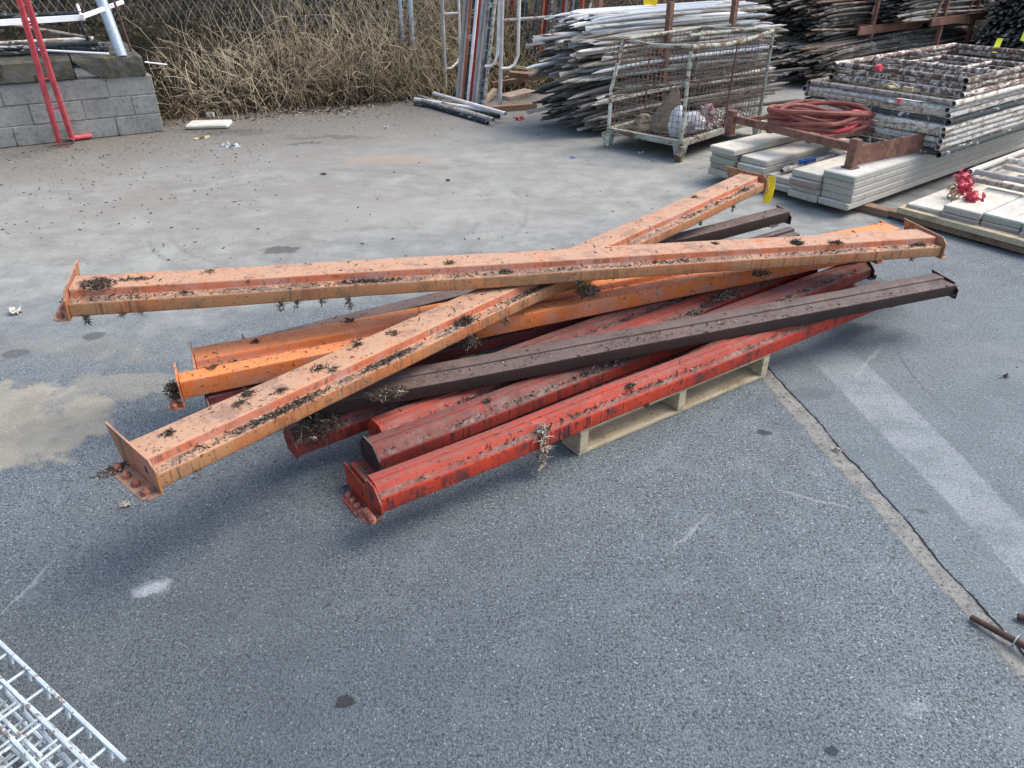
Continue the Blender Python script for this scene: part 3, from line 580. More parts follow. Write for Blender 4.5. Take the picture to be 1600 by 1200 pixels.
# yellow tag wired to the far end of the diagonal beam
tp = G(1207, 275, .40); tg = empty('paper_tag', tp, 'yellow tag hanging from the far end of the diagonal orange beam', 'tag')
b = MB(); w, h = .028, .165; pts = [(-w, 0), (w * .9, .006), (w, h * .5), (w * .8, h * .82), (w * .3, h), (-w * 1.1, h * .98), (-w, h * .5)]
pr = [(x, -z) for x, z in pts]; n = len(pr)
for yy in (0, .0015): b.v += [(x, yy + .008 * math.sin(-z * 22), z) for x, z in pr]
b.face(range(n)); b.face([n + k for k in range(n - 1, -1, -1)])
for k in range(n): b.face((k, (k + 1) % n, n + (k + 1) % n, n + k))
b.build('tag_sheet', M['yellow'], tg)
b = MB()
for k in range(5): b.tube([(-.012 - .006 * k, -.002 - .006 * k, -.005 - .016 * k), (-.03 - .004 * k, -.01 - .008 * k, -.02 - .014 * k), (-.015, -.012, -.04 - .012 * k)], .0016, 4)
b.build('wire_tie', M['deadpale'], tg)

# ------------------------------------------------------------------ tubes with flattened ends
def brace_mesh(L, droop, bend, mat, seed):
    rg = random.Random(seed); b = MB(); n = 8; segs = 14; r = .0165
    stations = [0, .006, .03, .06, .10, .3, L * .25, L * .5, L * .75, L - .3, L - .10, L - .06, L - .03, L - .006, L]
    for i, x in enumerate(stations):
        e = min(x, L - x); fl = max(0, 1 - e / .10); fl = fl * fl * (3 - 2 * fl); sq = .86 if i in (0, len(stations) - 1) else 1
        ry = r * (1 + .45 * fl) * sq; rz = r * (1 - .83 * fl)
        oy = bend * 4 * (x / L) * (1 - x / L); oz = -droop * max(0, 1 - x / (L * .45)) ** 2
        for k in range(n): a = 2 * PI * (k + .5) / n; b.v.append((x, oy + ry * math.cos(a), oz + rz * math.sin(a)))
    m = len(stations)
    for i in range(m - 1):
        for k in range(n): b.face((i * n + k, (i + 1) * n + k, (i + 1) * n + (k + 1) % n, i * n + (k + 1) % n))
    b.face(range(n)); b.face([(m - 1) * n + k for k in range(n - 1, -1, -1)])
    for e in (0, 1):
        x = .026 if e == 0 else L - .026; oz = -droop * max(0, 1 - x / (L * .45)) ** 2
        for z in (.0050, -.0050): b.poly([(x + .0055 * math.cos(q * PI / 3), .0055 * math.sin(q * PI / 3), oz + z) for q in range(6)], 1)
    return b.mesh('brace_tube', [mat, M['hole']], True)
BR = {}
for key, cols in dict(crest=('brace_bright', 'brace_bright', 'brace_white', 'brace_blue'), front=('brace_white', 'brace_white', 'brace_blue', 'brace_grey', 'brace_white'), low=('brace_grey', 'brace_grey', 'brace_dark', 'brace_white'), back=('brace_dark', 'brace_grey', 'brace_rust', 'brace_dark'), pale=('brace_white', 'brace_grey', 'brace_white', 'brace_dark')).items():
    BR[key] = [brace_mesh(rnd.uniform(2.1, 2.35), rnd.uniform(0, .05) + (.02 if key == 'low' else 0), rnd.uniform(-.03, .03), M[cc], 11 * j + k) for j, cc in enumerate(cols) for k in range(2)]
NBR = 0
PLACED = []
def brace_pile(o, key, width, z0, z1, label, group, x_jit=.18, fan=.05, tilt=0, only_shell=True, step=.041, dirv=None, keep=1.0, fill=True, rise=.030):
    """stack of tubes: o = left rear foot of the stack; tubes run along dirv; returns nothing"""
    dx = dirv or D1; dy = Vector((dx.y, -dx.x, 0)); rows = int((z1 - z0) / rise); cols = int(width / step); meshes = BR[key]
    for r_ in range(rows):
        shrink = .03 * max(0, r_ - rows * .7)
        for c_ in range(cols):
            w = c_ * step + (.5 * step if r_ % 2 else 0) + rnd.uniform(-.008, .008)
            if w > width - shrink: continue
            if rnd.random() > keep: continue
            me = rnd.choice(meshes); p = Vector(o) + dx * rnd.gauss(0, x_jit) + dy * w + Vector((0, 0, z0 + r_ * rise + rnd.uniform(-.006, .006)))
            d = (dx + dy * rnd.gauss(0, fan * .5) + Vector((0, 0, tilt + rnd.gauss(0, fan * .25)))).normalized(); ax = axes((0, 0, 0), d, rnd.uniform(-.5, .5) if rnd.random() < .7 else rnd.uniform(-1.5, 1.5))
            m = Matrix((ax[0], ax[1], ax[2])).transposed().to_4x4(); m.translation = p
            shell = (c_ >= cols - 2) or (r_ >= rows - 1); PLACED.append((p.length * (1 if shell else 1.35) * (1 if key in ('front', 'low', 'crest') else 1.1), me, m, label, group))
F0 = Vector((.30, 7.80, 0)); DF = Vector((.86, .51, 0)).normalized()
brace_pile(F0 + D1 * .12, 'low', .85, .10, .44, 'grey steel tube with flattened ends in the lower half of the front stack', 'flat-ended tubes of the front stack, lower half', .13, .12, .035, dirv=DF)
brace_pile(F0 + D1 * .02 + Vector((0, 0, 0)), 'front', .82, .52, .88, 'whitish steel tube with flattened ends in the upper half of the front stack', 'flat-ended tubes of the front stack, upper half', .12, .06, .01, dirv=DF)
brace_pile(F0 + D1 * .25 - D2 * .05, 'crest', .62, .88, 1.04, 'white steel tube with flattened ends on the crest of the front stack', 'flat-ended tubes on the crest of the front stack', .12, .05, .0, dirv=DF)
B0 = Vector((3.2, 9.6, 0))
brace_pile(G(1195, 128) + D1 * .1, 'back', .75, .12, .50, 'dark grimy steel tube in the lower stack right behind the mesh cage', 'dark tubes stacked behind the cage, lower', .15, .10, .0, keep=.95)
brace_pile(G(1195, 112) - D1 * .25, 'back', .95, .54, 1.05, 'grimy steel tube in the upper stack right behind the mesh cage', 'dark tubes stacked behind the cage, upper', .12, .08, .0, keep=.95)
B1_ = G(1300, 112)
brace_pile(B1_ + D1 * .35, 'pale', .7, .14, .55, 'whitish steel tube in the lower stack behind the scaffold frames', 'pale tubes stacked behind the scaffold frames, lower', .16, .06, .0)
brace_pile(B1_ + D1 * .10 + D2 * .1, 'pale', .8, .70, 1.16, 'whitish steel tube in the upper stack behind the scaffold frames', 'pale tubes stacked behind the scaffold frames, upper', .10, .06, .0)
B2_ = G(1512, 116)
brace_pile(B2_, 'low', 1.2, .05, .62, 'dark tube end in the stack at the far right edge behind the frames', 'dark tubes at the far right, lower', .10, .09, .0, dirv=Vector((.6, .8, 0)))
brace_pile(B2_ + D1 * .1, 'pale', 1.2, .66, 1.15, 'pale tube end in the stack at the far right edge behind the frames', 'pale tubes at the far right, upper', .08, .09, .0, dirv=Vector((.6, .8, 0)))
PLACED.sort(key=lambda q: q[0])
for dist, me, m, label, group in PLACED[:296]:
    ob = bpy.data.objects.new('brace_tube', me); C.objects.link(ob); ob.matrix_world = m; tag(ob, label, 'brace tube', group)
rest = MB(); bm_names = []
for dist, me, m, label, group in PLACED[296:]:
    base_i = len(rest.v); rest.v += [tuple(m @ v.co) for v in me.vertices]; nm = me.materials[0].name
    if nm not in bm_names: bm_names.append(nm)
    k0 = bm_names.index(nm)
    for p in me.polygons: rest.f.append(tuple(base_i + i for i in p.vertices)); rest.m.append(k0 if p.material_index == 0 else 99)
rest.m = [len(bm_names) if k == 99 else k for k in rest.m]
tag(rest.build('brace_tubes', [bpy.data.materials[n_] for n_ in bm_names] + [M['hole']], smooth=True), 'remaining flat-ended steel tubes deep inside and far back in the stacks', 'tubes', kind='stuff')

# rusty cradles that hold the stacks
def bar(b, p, q, w=.045, h=.045, mi=0):
    p, q = Vector(p), Vector(q); ax = axes(p, q) if abs((q - p).normalized().z) < .98 else (Vector((0, 0, 1)), D1, D2); b.box((p + q) / 2, ((q - p).length, w, h), ax, mi)
def cradle(o, label, width, h, braces=True, shelf=None, dirv=None):
    d1 = dirv or D1; d2 = Vector((d1.y, -d1.x, 0)); t_ = empty('stacking_cradle', o, label, 'cradle', 'rusty steel cradles holding the tube stacks')
    for i in range(2):
        q = d1 * (.0 if i == 0 else .95)
        for s_ in (0, 1):
            b = MB(); f = q + d2 * (width * s_); bar(b, f, f + Vector((0, 0, h)), .05, .05); b.build('post', M['rust'], t_)
            if braces and s_ == 1:
                b = MB(); bar(b, f + Vector((0, 0, h * .42)) - d1 * .34, f + Vector((0, 0, h * .80)), .03, .03); b.build('diagonal_brace', M['rust'], t_)
            if not braces:
                b = MB(); bb = f + Vector((0, 0, h * .62)); b.poly([bb + d1 * -.02, bb - d1 * .11, bb + Vector((0, 0, .16)) - d1 * .02]); b.build('gusset', M['rust'], t_)
        b = MB(); bar(b, q - d2 * .05 + Vector((0, 0, .06)), q + d2 * (width + .05) + Vector((0, 0, .06)), .05, .07); b.build('cross_bar', M['rust'], t_)
        if shelf:
            b = MB(); bar(b, q + Vector((0, 0, shelf)), q + d2 * (width) + Vector((0, 0, shelf)), .05, .09); b.build('cross_bar', M['rust'], t_)
    if shelf:
        b = MB(); bar(b, d2 * (width + .03) - d1 * .38 + Vector((0, 0, shelf)), d2 * (width + .03) + d1 * 1.3 + Vector((0, 0, shelf)), .02, .10); b.build('side_rail', M['rust'], t_)
    return t_
cradle(F0 + D1 * .75 - D2 * .03, 'rusty cradle around the front stack of whitish tubes, its two posts rising behind the cage', .93, 1.12, False)
cradle(G(1215, 118) + D1 * .7, 'rusty cradle in the dark stack right behind the cage', .82, 1.25, False, .60)
cradle(B1_ + D1 * 1.0 - D2 * .02, 'rusty cradle with slanted struts holding the pale tubes behind the scaffold frames', .90, 1.45, True, .66)

# ------------------------------------------------------------------ wire mesh cage with sacks
cg0 = Vector((.86, 6.80, 0)); cg1 = Vector((1.40, 6.29, 0)); cw = (cg1 - cg0).length; cx_ = (cg1 - cg0).normalized(); cy_ = Vector((-cx_.y, cx_.x, 0)); cl = 1.36
cage = empty('mesh_cage', cg0, 'pale green and rusty wire mesh cage container standing on four tapered feet', 'cage container', None, (cx_, cy_, Vector((0, 0, 1))))
zb, zt = .15, .885
for (x, y) in ((0, 0), (cw, 0), (0, cl), (cw, cl)):
    b = MB(); k = .045; kb = .024; v = len(b.v)
    for zz, e in ((0, kb), (zb - .02, k)):
        for i, j in ((-1, -1), (1, -1), (1, 1), (-1, 1)): b.v.append((x + i * e, y + j * e, zz))
    for q in range(4): b.face((v + q, v + (q + 1) % 4, v + 4 + (q + 1) % 4, v + 4 + q))
    b.face((v + 3, v + 2, v + 1, v)); b.face((v + 4, v + 5, v + 6, v + 7)); b.build('foot', M['cage'], cage)
b = MB()
for p, q in (((0, 0), (cw, 0)), ((0, cl), (cw, cl)), ((0, 0), (0, cl)), ((cw, 0), (cw, cl))):
    bar(b, (*p, zb), (*q, zb), .05, .045)
b.build('base_frame', M['cage'], cage)
b = MB()
for k in range(9): b.tube([(.02, cl * (k + .5) / 9, zb + .01), (cw - .02, cl * (k + .5) / 9, zb + .01)], .004, 5)
b.box((cw / 2, cl / 2, zb + .002), (cw - .06, cl - .06, .006)); b.build('floor_panel', M['rust_dark'], cage)
posts = [[(0, 0, zb), (0, 0, .50), (.06, .05, zt)], [(cw, 0, zb), (cw, 0, zt)], [(0, cl, zb), (0, cl, zt)], [(cw, cl, zb), (cw, cl, zt + .02)]]
for p in posts: b = MB(); b.tube(p, .016, 8); b.build('post', M['cage'], cage, smooth=True)
b = MB(); b.tube([(.06, .05, zt), (cw * .5, .02, zt - .02), (cw, 0, zt)], .017, 8); b.tube([(cw, 0, zt), (cw + .035, cl * .35, zt - .02), (cw + .04, cl * .6, zt - .01), (cw, cl, zt + .02)], .018, 8)
b.tube([(cw * .62, .42, zt + .03), (cw * .6, cl * .6, zt + .02), (cw * .8, cl * .98, zt + .03), (cw, cl, zt + .02)], .014, 8); b.tube([(0, cl, zt), (cw, cl, zt + .02)], .014, 8); b.tube([(.06, .05, zt), (0, cl, zt)], .014, 8)
b.build('top_rail', M['cage'], cage, smooth=True)
def wire_panel(fn, nu, nv, label=None):
    b = MB()
    for i in range(nu + 1): b.tube([fn(i / nu, j / 6) for j in range(7)], .003, 3, cap=False)
    for j in range(nv + 1): b.tube([fn(i / 8, j / nv) for i in range(9)], .0024, 3, cap=False)
    return b.build('wire_mesh', M['cage_wire'], cage)
wire_panel(lambda u, v: (u * cw * (1 - 0), .004 + .012 * math.sin(3 * PI * u) * v, zb + .02 + v * .42), 14, 9)
wire_panel(lambda u, v: (.03 + u * (cw - .03), .03 * v + .02 * math.sin(PI * u), .60 + v * (.27 - .02 * math.sin(PI * u))), 16, 6)
wire_panel(lambda u, v: (cw + .035 * math.sin(PI * u) * v + .01 * math.sin(9 * u), u * cl, zb + .02 + v * .70 - .04 * math.sin(2 * PI * u) * v), 24, 15)
wire_panel(lambda u, v: (.0, u * cl, zb + .02 + v * .70), 20, 12)
wire_panel(lambda u, v: (u * cw, cl, zb + .02 + v * .70), 12, 12)
b = MB(); b.tube([(.02, .02, .50), (cw - .01, .015, .62)], .012, 6); b.tube([(.04, .03, .60), (cw - .01, .02, .74)], .010, 6); b.build('gate_rail', M['cage'], cage, smooth=True)
for q_ in ([(cw * .22, .30, zb), (cw * .2, .32, .80)], [(cw + .01, cl * .5, zb), (cw + .03, cl * .5, zt)]): b = MB(); b.tube(q_, .008, 6); b.build('stay_rod', M['rust'], cage, smooth=True)
def CP(x, y, z): return cg0 + cx_ * x + cy_ * y + Vector((0, 0, z))
def lump(name, pts_fn, mat, label, cat, nu=16, nv=10, jit=.01, seed=1):
    rg = random.Random(seed); b = MB()
    for j in range(nv + 1):
        for i in range(nu):
            p = Vector(pts_fn(i / nu, j / nv)); p += Vector((rg.gauss(0, jit), rg.gauss(0, jit), rg.gauss(0, jit) if 0 < j < nv else 0)); b.v.append(tuple(p))
    for j in range(nv):
        for i in range(nu): b.face((j * nu + i, j * nu + (i + 1) % nu, (j + 1) * nu + (i + 1) % nu, (j + 1) * nu + i))
    b.face(range(nu)); b.face([nv * nu + i for i in range(nu)][::-1]); return tag(b.build(name, mat, smooth=True), label, cat)
zf = zb + .012
def cone(c, rx, h, top=.12, lean=(0, 0), sq=1):
    def f(u, v):
        a = 2 * PI * u; r = rx * ((1 - v) ** .9 * (1 - top) + top) * (1 + .10 * math.sin(3 * a + 5 * v) + .06 * math.sin(5 * a)); q = CP(c[0] + lean[0] * v, c[1] + lean[1] * v, zf)
        return q + Vector((math.cos(a) * r, math.sin(a) * r * sq, h * v))
    return f
lump('burlap_sack', cone((.37, .30), .17, .36, .08, (.08, .02)), M['burlap'], 'peaked brown sack standing inside the mesh cage', 'sack', jit=.006)
lump('burlap_sack', cone((.22, .22), .13, .12, .3), M['burlap'], 'flat brown heap of sacking beside the peaked sack in the cage', 'sack', seed=2, jit=.006)
def bagf(c, rx, h, sq=1):
    def f(u, v):
        a = 2 * PI * u; r = rx * (1 - abs(2 * v - .8) ** 3 * .5) * (1 + .12 * math.sin(4 * a + 3 * v)); q = CP(c[0], c[1], zf); return q + Vector((math.cos(a) * r, math.sin(a) * r * sq, h * v))
    return f
lump('plastic_bag', bagf((.60, .16), .075, .25), M['bag'], 'upright white plastic bag behind the front corner post of the cage', 'bag', seed=3, jit=.005)
lump('plastic_bag', bagf((.60, .40), .10, .17), M['bag'], 'crumpled white plastic bag on the long side of the cage', 'bag', seed=4, jit=.010)
lump('plastic_wrap', bagf((.62, .60), .05, .22), M['pinkwhite'], 'crumpled pink plastic wrap inside the cage beside the white bag', 'plastic wrap', 10, 7, seed=5, jit=.018)
rb = MB()
for k in range(420):
    p = CP(rg.uniform(.25, cw - .03), rg.uniform(.45, cl - .05), zf + rg.random() * .05); s_ = rg.uniform(.010, .028); d = Vector((rg.gauss(0, 1), rg.gauss(0, 1), rg.gauss(0, 1))).normalized(); e = d.orthogonal().normalized()
    rb.box(p, (s_, s_ * .8, s_ * .5), (d, e, d.cross(e)))
tag(rb.build('rubble', M['cement']), 'pale broken rubble covering the floor of the mesh cage', 'rubble', kind='stuff')

# ------------------------------------------------------------------ plank stack, rusty tray, hose, scaffold frames
K0 = Vector((2.24, 4.82, 0)); PW, PT = .225, .046
def plank(o, L, mat, label, group, d=None, w=PW, th=PT, name='scaffold_plank'):
    d = d or D1; b = MB(); b.box((L / 2, w / 2, th / 2), (L, w, th), bev=.007, jit=.0015); ax = axes((0, 0, 0), d); ob = b.build(name, mat)
    m = Matrix((ax[0], ax[1], ax[2])).transposed().to_4x4(); m.translation = Vector(o); ob.matrix_world = m; return tag(ob, label, 'plank', group)
lev = ('bottom', 'second', 'third', 'fourth', 'fifth')
for k, (mt, dj) in enumerate((('plank_cream', -.01), ('plank', .01), ('plank', .005), ('plank', .0), ('plank_green', -.015))):
    plank(K0 + D1 * (dj) + Vector((0, 0, .05 + k * PT)), 4.2, M[mt], '%s plank from below in the rightmost column of the long grey plank stack' % lev[k], 'planks of the rightmost column')
for k, (mt, dj) in enumerate((('plank_cream', -.0), ('plank', .02), ('plank_red', -.02), ('plank_cream', .0))):
    plank(K0 - D2 * (PW + .004) + D1 * (dj - .02) + Vector((0, 0, .05 + k * PT + (.0 if k < 3 else .004))), 4.0, M[mt], '%s plank from below in the column next to the rightmost of the plank stack' % lev[k], 'planks of the second column')
for k in range(2): plank(K0 - D2 * (2 * PW + .01) + D1 * (.04 + .02 * k) + Vector((0, 0, .05 + k * PT)), 3.6, M['plank'], '%s plank from below in the low middle column under the loose grey tubes' % lev[k], 'planks of the middle column')
for k in range(4): plank(K0 - D2 * (3 * PW + .02) + D1 * (.03 * (k % 2)) + Vector((0, 0, .05 + k * PT)), 1.6, M['plank_cream' if k == 3 else 'plank'], '%s plank from below in the fourth column, beside the loose grey tubes' % lev[k], 'planks of the fourth column')
for k, mt in enumerate(('plank_cream', 'plank_red', 'plank_green', 'plank_green')):
    plank(K0 - D2 * (4 * PW + .05) + D1 * (.0 + .015 * (k % 2)) + Vector((0, 0, .05 + k * PT)), 1.3, M[mt], '%s plank from below in the leftmost column, near the cage' % lev[k], 'planks of the leftmost column')
plank(K0 - D2 * (4 * PW + .02) - D1 * .06 + Vector((0, 0, .05 + 4 * PT)), 1.1, M['plank_cream'], 'cream plank on top of the leftmost column, under the rusty tray corner', 'planks of the leftmost column')
for k, s_ in enumerate((.25, 1.9, 3.4)):
    b = MB(); p = K0 + D1 * s_ - D2 * .45 + Vector((0, 0, .025)); b.box(p, (.09, 1.25, .049), (D1, Vector((-D1.y, D1.x, 0)), Vector((0, 0, 1))), bev=.003)
    tag(b.build('timber_bearer', M['timber2']), ('brown timber bearer under the near end of the plank stack', 'brown timber bearer under the middle of the plank stack', 'brown timber bearer under the far part of the plank stack')[k], 'timber')
for k in range(5):
    b = MB(); p = K0 - D2 * (2 * PW + .035 + .04 * k) + D1 * (.10 + .07 * (k % 3)) + Vector((0, 0, .05 + 2 * PT + .022 + .008 * (k % 2))); b.tube([p, p + D1 * 1.1 + D2 * (.012 * (2 - k))], .0185, 10, hollow=True)
    tag(b.build('short_pipe', M['pipe_white' if k % 2 else 'brace_blue'], smooth=True), 'loose grey tube lying in the low middle column of the plank stack', 'pipe', 'loose tubes in the plank stack')
b = MB(); p = G(1258, 251, .21); b.tube([p, p + D1 * .045 + D2 * .01], .019, 10, hollow=True); tag(b.build('pipe_plug', M['blue'], smooth=True), 'blue plastic plug among the loose tubes of the plank stack', 'plug')

ztr = .05 + 5 * PT + .002
tA, tB, tC = G(1328, 262, ztr), G(1450, 237, ztr), G(1090, 242, ztr)
tr_x = (tB - tA).normalized(); tr_y = Vector((-tr_x.y, tr_x.x, 0)); tl = (tB - tA).length; tw = 1.12
tray = empty('steel_tray', tA, 'rusty brown steel stillage frame with corner posts lying on the plank stack', 'stillage', None, (tr_x, tr_y, Vector((0, 0, 1))))
for (x, y) in ((0, 0), (tl, 0), (0, tw), (tl, tw)):
    b = MB(); b.box((x, y, .095), (.062, .062, .19), bev=.006); b.box((x, y, .004), (.085, .085, .008)); b.build('corner_post', M['rust'], tray)
b = MB(); b.box((tl / 2, 0, .075), (tl - .064, .008, .13)); b.build('end_panel', M['rust'], tray)
for (p, q, z) in (((0, .031), (0, tw - .031), .125), ((tl, .031), (tl, tw - .031), .12)):
    b = MB(); pp = Vector((*p, z)); qq = Vector((*q, z)); bar(b, pp, qq, .006, .05); bar(b, pp + Vector((.018, 0, .024)), qq + Vector((.018, 0, .024)), .036, .005); b.build('side_rail', M['rust'], tray)
for y in (.38, .75, tw): b = MB(); bar(b, (.004, y, .10), (tl - .004, y, .10), .035, .03); b.build('cross_bar', M['rust'], tray)
b = MB()
hc = tA + tr_x * (tl * .42) + tr_y * .60 + Vector((0, 0, .115)); ha = (G(1360, 215, .36) - G(1195, 210, .36)).normalized(); ha.z = 0; hb = Vector((-ha.y, ha.x, 0))
pts = []; NL = 13; per = 26
for k in range(NL * per):
    a = 2 * PI * k / per; lp = k // per; f_ = lp / NL; s1 = .33 + .05 * math.sin(lp * 2.3); s2 = .175 + .05 * math.sin(lp * 1.7 + 1)
    pinch = 1 - .72 * max(0, math.cos(a)) ** 1.5
    pts.append(hc + ha * (s1 * math.cos(a) + .015 * math.sin(lp)) + hb * (s2 * math.sin(a) * pinch + .012 * math.sin(lp * 3)) + Vector((0, 0, .018 + .12 * f_ + .020 * math.sin(2 * a + lp) + .008 * math.sin(a * 3 + lp * 2))))
hose = MB(); hose.tube(pts, .0155, 8); ho = hose.build('hose_coil', M['hose'], smooth=True); tag(ho, 'coil of dusty brick-red rubber hose lying on the rusty stillage frame', 'hose')
b = MB(); tc = hc + ha * .255 + Vector((0, 0, .07))
b.tube([tc + ha * d for d in (-.03, -.01, .012, .035)], [.062, .066, .064, .060], 12); b.build('tape_wrap', M['pink'], ho, smooth=True)
b = MB(); pts = [hc + ha * x + hb * y + Vector((0, 0, z)) for x, y, z in ((-.02, -.20, .0), (.10, -.19, .015), (.2, -.13, .03), (.26, -.06, .05))]; b.tube(pts, .016, 8); tag(b.build('hose_piece', M['pink'], smooth=True), 'short bright pink-red hose piece under the near side of the brick-red coil', 'hose')

def frame_set(o, lengths, dz, n, mats, label, group, width=1.10, skew=(0, 0), name='tube_scaffold', z0=0, extra=True, r=.0205, d1=None):
    d1 = d1 or D1; d2 = Vector((d1.y, -d1.x, 0))
    for k in range(n):
        jx, jy = rnd.uniform(-.03, .03) + skew[0], rnd.uniform(-.015, .015) + skew[1]; p = Vector(o) + d1 * jx + d2 * jy + Vector((0, 0, z0 + k * dz))
        t_ = empty(name, p, label % (('lowest', 'second', 'third', 'fourth', 'fifth', 'sixth', 'seventh', 'eighth', 'ninth')[k]) if '%s' in label else label, 'scaffold frame', group, (d1, -d2, Vector((0, 0, 1))))
        mt = M[mats[k % len(mats)]]; mt2 = M[mats[(k + 1) % len(mats)]]; L = lengths
        for s_ in (0, 1):
            b = MB(); b.tube([(0, s_ * width, 0), (L * .5, s_ * width + .004, .003), (L, s_ * width, 0)], r, 12, hollow=True); b.build('leg', mt, t_, smooth=True)
        for x in (.045, .55, 1.1, L - .05):
            b = MB(); b.tube([(x, r * .9, .0), (x, width - r * .9, .0)], r * .93, 10); b.build('rung', mt2 if x > .5 else mt, t_, smooth=True)
        if extra:
            b = MB(); b.tube([(.55, width * .3, .001), (1.1, width * .3, .001)], r * .6, 8); b.tube([(.55, width * .7, .001), (1.1, width * .7, .001)], r * .6, 8); b.build('stiffener', mt2, t_, smooth=True)
fo = Vector((3.0, 5.30, 0))
frame_set(fo, 2.0, .0425, 9, ['pipe_dark', 'pipe_white', 'pipe_grey', 'pipe_white', 'pipe_white'], '%s frame from below in the main stack of scaffold frames on the planks', 'scaffold frames in the main stack', z0=.305)
frame_set(fo + D1 * .12, 2.0, .045, 3, ['pipe_brown'], '%s of the three brown spattered frames on top of the scaffold frame stack', 'brown frames topping the stack', z0=.305 + 9 * .0425, width=.98)
for (px, py, z, lab, sz) in ((1373, 106, .80, 'pink tape wound round the front bar of the topmost brown frame', .03), (1405, 158, .66, 'pink tape strip round the bar over the white board', .022)):
    b = MB(); p = G(px, py, z); dd = D2 if sz > .025 else Vector((0, 0, 1)); b.tube([p - dd * sz * .7, p, p + dd * sz * .7], [.024, .025, .024] if sz > .025 else .014, 10); tag(b.build('tape_wrap', M['pink'], smooth=True), lab, 'tape')
b = MB(); p = G(1410, 160, .60); b.box(p + D1 * .12, (.34, .12, .012), axes((0, 0, 0), D1 - D2 * .9 * -1), bev=.003); tag(b.build('white_board', M['white_metal']), 'white painted board lying inside the scaffold frame stack', 'board')
b = MB(); p = G(1393, 136, .70)
b.box(p, (.09, .05, .012), axes((0, 0, 0), D1 - D2), bev=.003); b.tube([p - D2 * .06, p + Vector((0, 0, .03)), p + D2 * .06], .008, 6); b.box(p + D2 * .12, (.07, .03, .03), axes((0, 0, 0), D2)); tag(b.build('clamp', M['drygrass']), 'small pale clamp hanging in the scaffold frame stack', 'clamp')

# second, lower plank stack at the right edge
q0 = G(1600, 385, .05); e2 = (G(1250 + 10, 300, .05) - q0)
S0 = Vector((3.02, 4.27, 0))
for k in range(4):
    o_ = S0 - D2 * (k * (PW + .006)) + D2 * .26 + D1 * (.02 * (k % 2) - .05)
    plank(o_ + Vector((0, 0, .075)), 3.0, M['plank_red' if k in (1, 2) else 'plank'], ('lower', 'lower', 'lower', 'lower')[k] + ' plank in column %s of the low plank stack at the right edge' % ('one', 'two', 'three', 'four')[k], 'lower planks at the right edge')
    if k < 3: plank(o_ + Vector((0, 0, .075 + PT)) + D1 * .01, 3.0, M['plank_green' if k < 2 else 'plank_cream'], 'upper plank in column %s of the low plank stack at the right edge' % ('one', 'two', 'three')[k], 'upper planks at the right edge')
ba, bb_ = G(1392, 331, .035), G(1615, 392, .035)
for k, (dy, dz, lab) in enumerate(((0, .0, 'long brown timber batten under the low plank stack, its left end sticking out'), (.07, .04, 'shorter timber batten lying on the long batten at the right edge'))):
    b = MB(); a_ = ba + (bb_ - ba) * dy; ax = axes(ba, bb_); L = (bb_ - a_).length; b.box((a_ + bb_) / 2 + Vector((0, 0, dz)), (L, .09 + .02 * k, .038), ax, bev=.003); tag(b.build('timber_batten', M['batten' if k == 0 else 'pallet']), lab, 'timber')
frame_set(G(1512, 282, .20) + D2 * .85, 1.9, .055, 2, ['pipe_white', 'pipe_pale'], '%s scaffold frame on the low plank stack at the right edge', 'frames on the low plank stack', width=.85, z0=0, extra=False)
for k, (px, py, z, n) in enumerate(((1507, 276, .26, 60), (1506, 292, .23, 46), (1520, 306, .20, 60))):
    b = MB(); p = G(px, py, z)
    b.tube([p - D1 * .035, p - D1 * .015, p + D1 * .004, p + D1 * .03], [.017, .024, .021, .023], 8); b.v = [(x + rnd.uniform(-.004, .004), y + rnd.uniform(-.004, .004), z_ + rnd.uniform(-.004, .004)) for x, y, z_ in b.v]
    for q in range(n): b.ribbon(p + Vector((rg.gauss(0, .022), rg.gauss(0, .022), rg.gauss(0, .016))), Vector((rg.gauss(0, 1), rg.gauss(0, 1), rg.gauss(-.2, .7))), rg.uniform(.02, .05), rg.uniform(.008, .016), rg.uniform(-.9, .9), rg, 3)
    tag(b.build('tape_wrap', M['pink']), ('ragged pink-red tape on the upper frame end at the right edge', 'ragged pink-red tape on the lower frame end at the right edge', 'crumpled pink-red tape hanging lowest on the frames at the right edge')[k], 'tape')
b = MB()
for k in range(90):
    p = G(1497, 300, .17) + Vector((rg.gauss(0, .03), rg.gauss(0, .03), rg.gauss(0, .03))); b.ribbon(p, Vector((rg.gauss(0, 1), rg.gauss(0, 1), rg.gauss(-.3, 1))), .04, .006, rg.uniform(-.8, .8), rg, 3)
tag(b.build('weed_clump', M['drygrass']), 'dry straw hanging below the pink tape at the right edge', 'dead weeds')

# ------------------------------------------------------------------ low block wall on the left with things on it
wA, wB = Vector((-4.64, 6.715, 0)), Vector((-3.39, 7.45, 0)); wx = (wB - wA).normalized(); wy = Vector((-wx.y, wx.x, 0)); wl = (wB - wA).length
wall = empty('block_wall', wB, 'low grey concrete block wall with a dark mossy broken top slab', 'wall', None, (-wx, -wy, Vector((0, 0, 1))))
b = MB(); rows = 3; bh = .172; full = 3.6
b.box((full / 2 + .12, -.63, .33), (full - .02, 1.12, .60))
b.box((full / 2 + .04, -.066, .27), (full - .06, .125, .50))
for r_ in range(rows):
    x = 0; first = .22 if r_ % 2 else .40; slope_in = 0
    while x < full:
        l_ = first if x == 0 else .42
        b.box((x + l_ / 2 + (slope_in if x == 0 else 0) * .5 , .0 + rnd.uniform(-.004, .004) - .06, r_ * bh + bh / 2), (l_ - .004 - (slope_in if x == 0 else 0), .13, bh - .004), bev=.006, jit=.002); x += l_
b.build('blockwork', M['block'], wall)
b = MB(); n = 26; top = .70
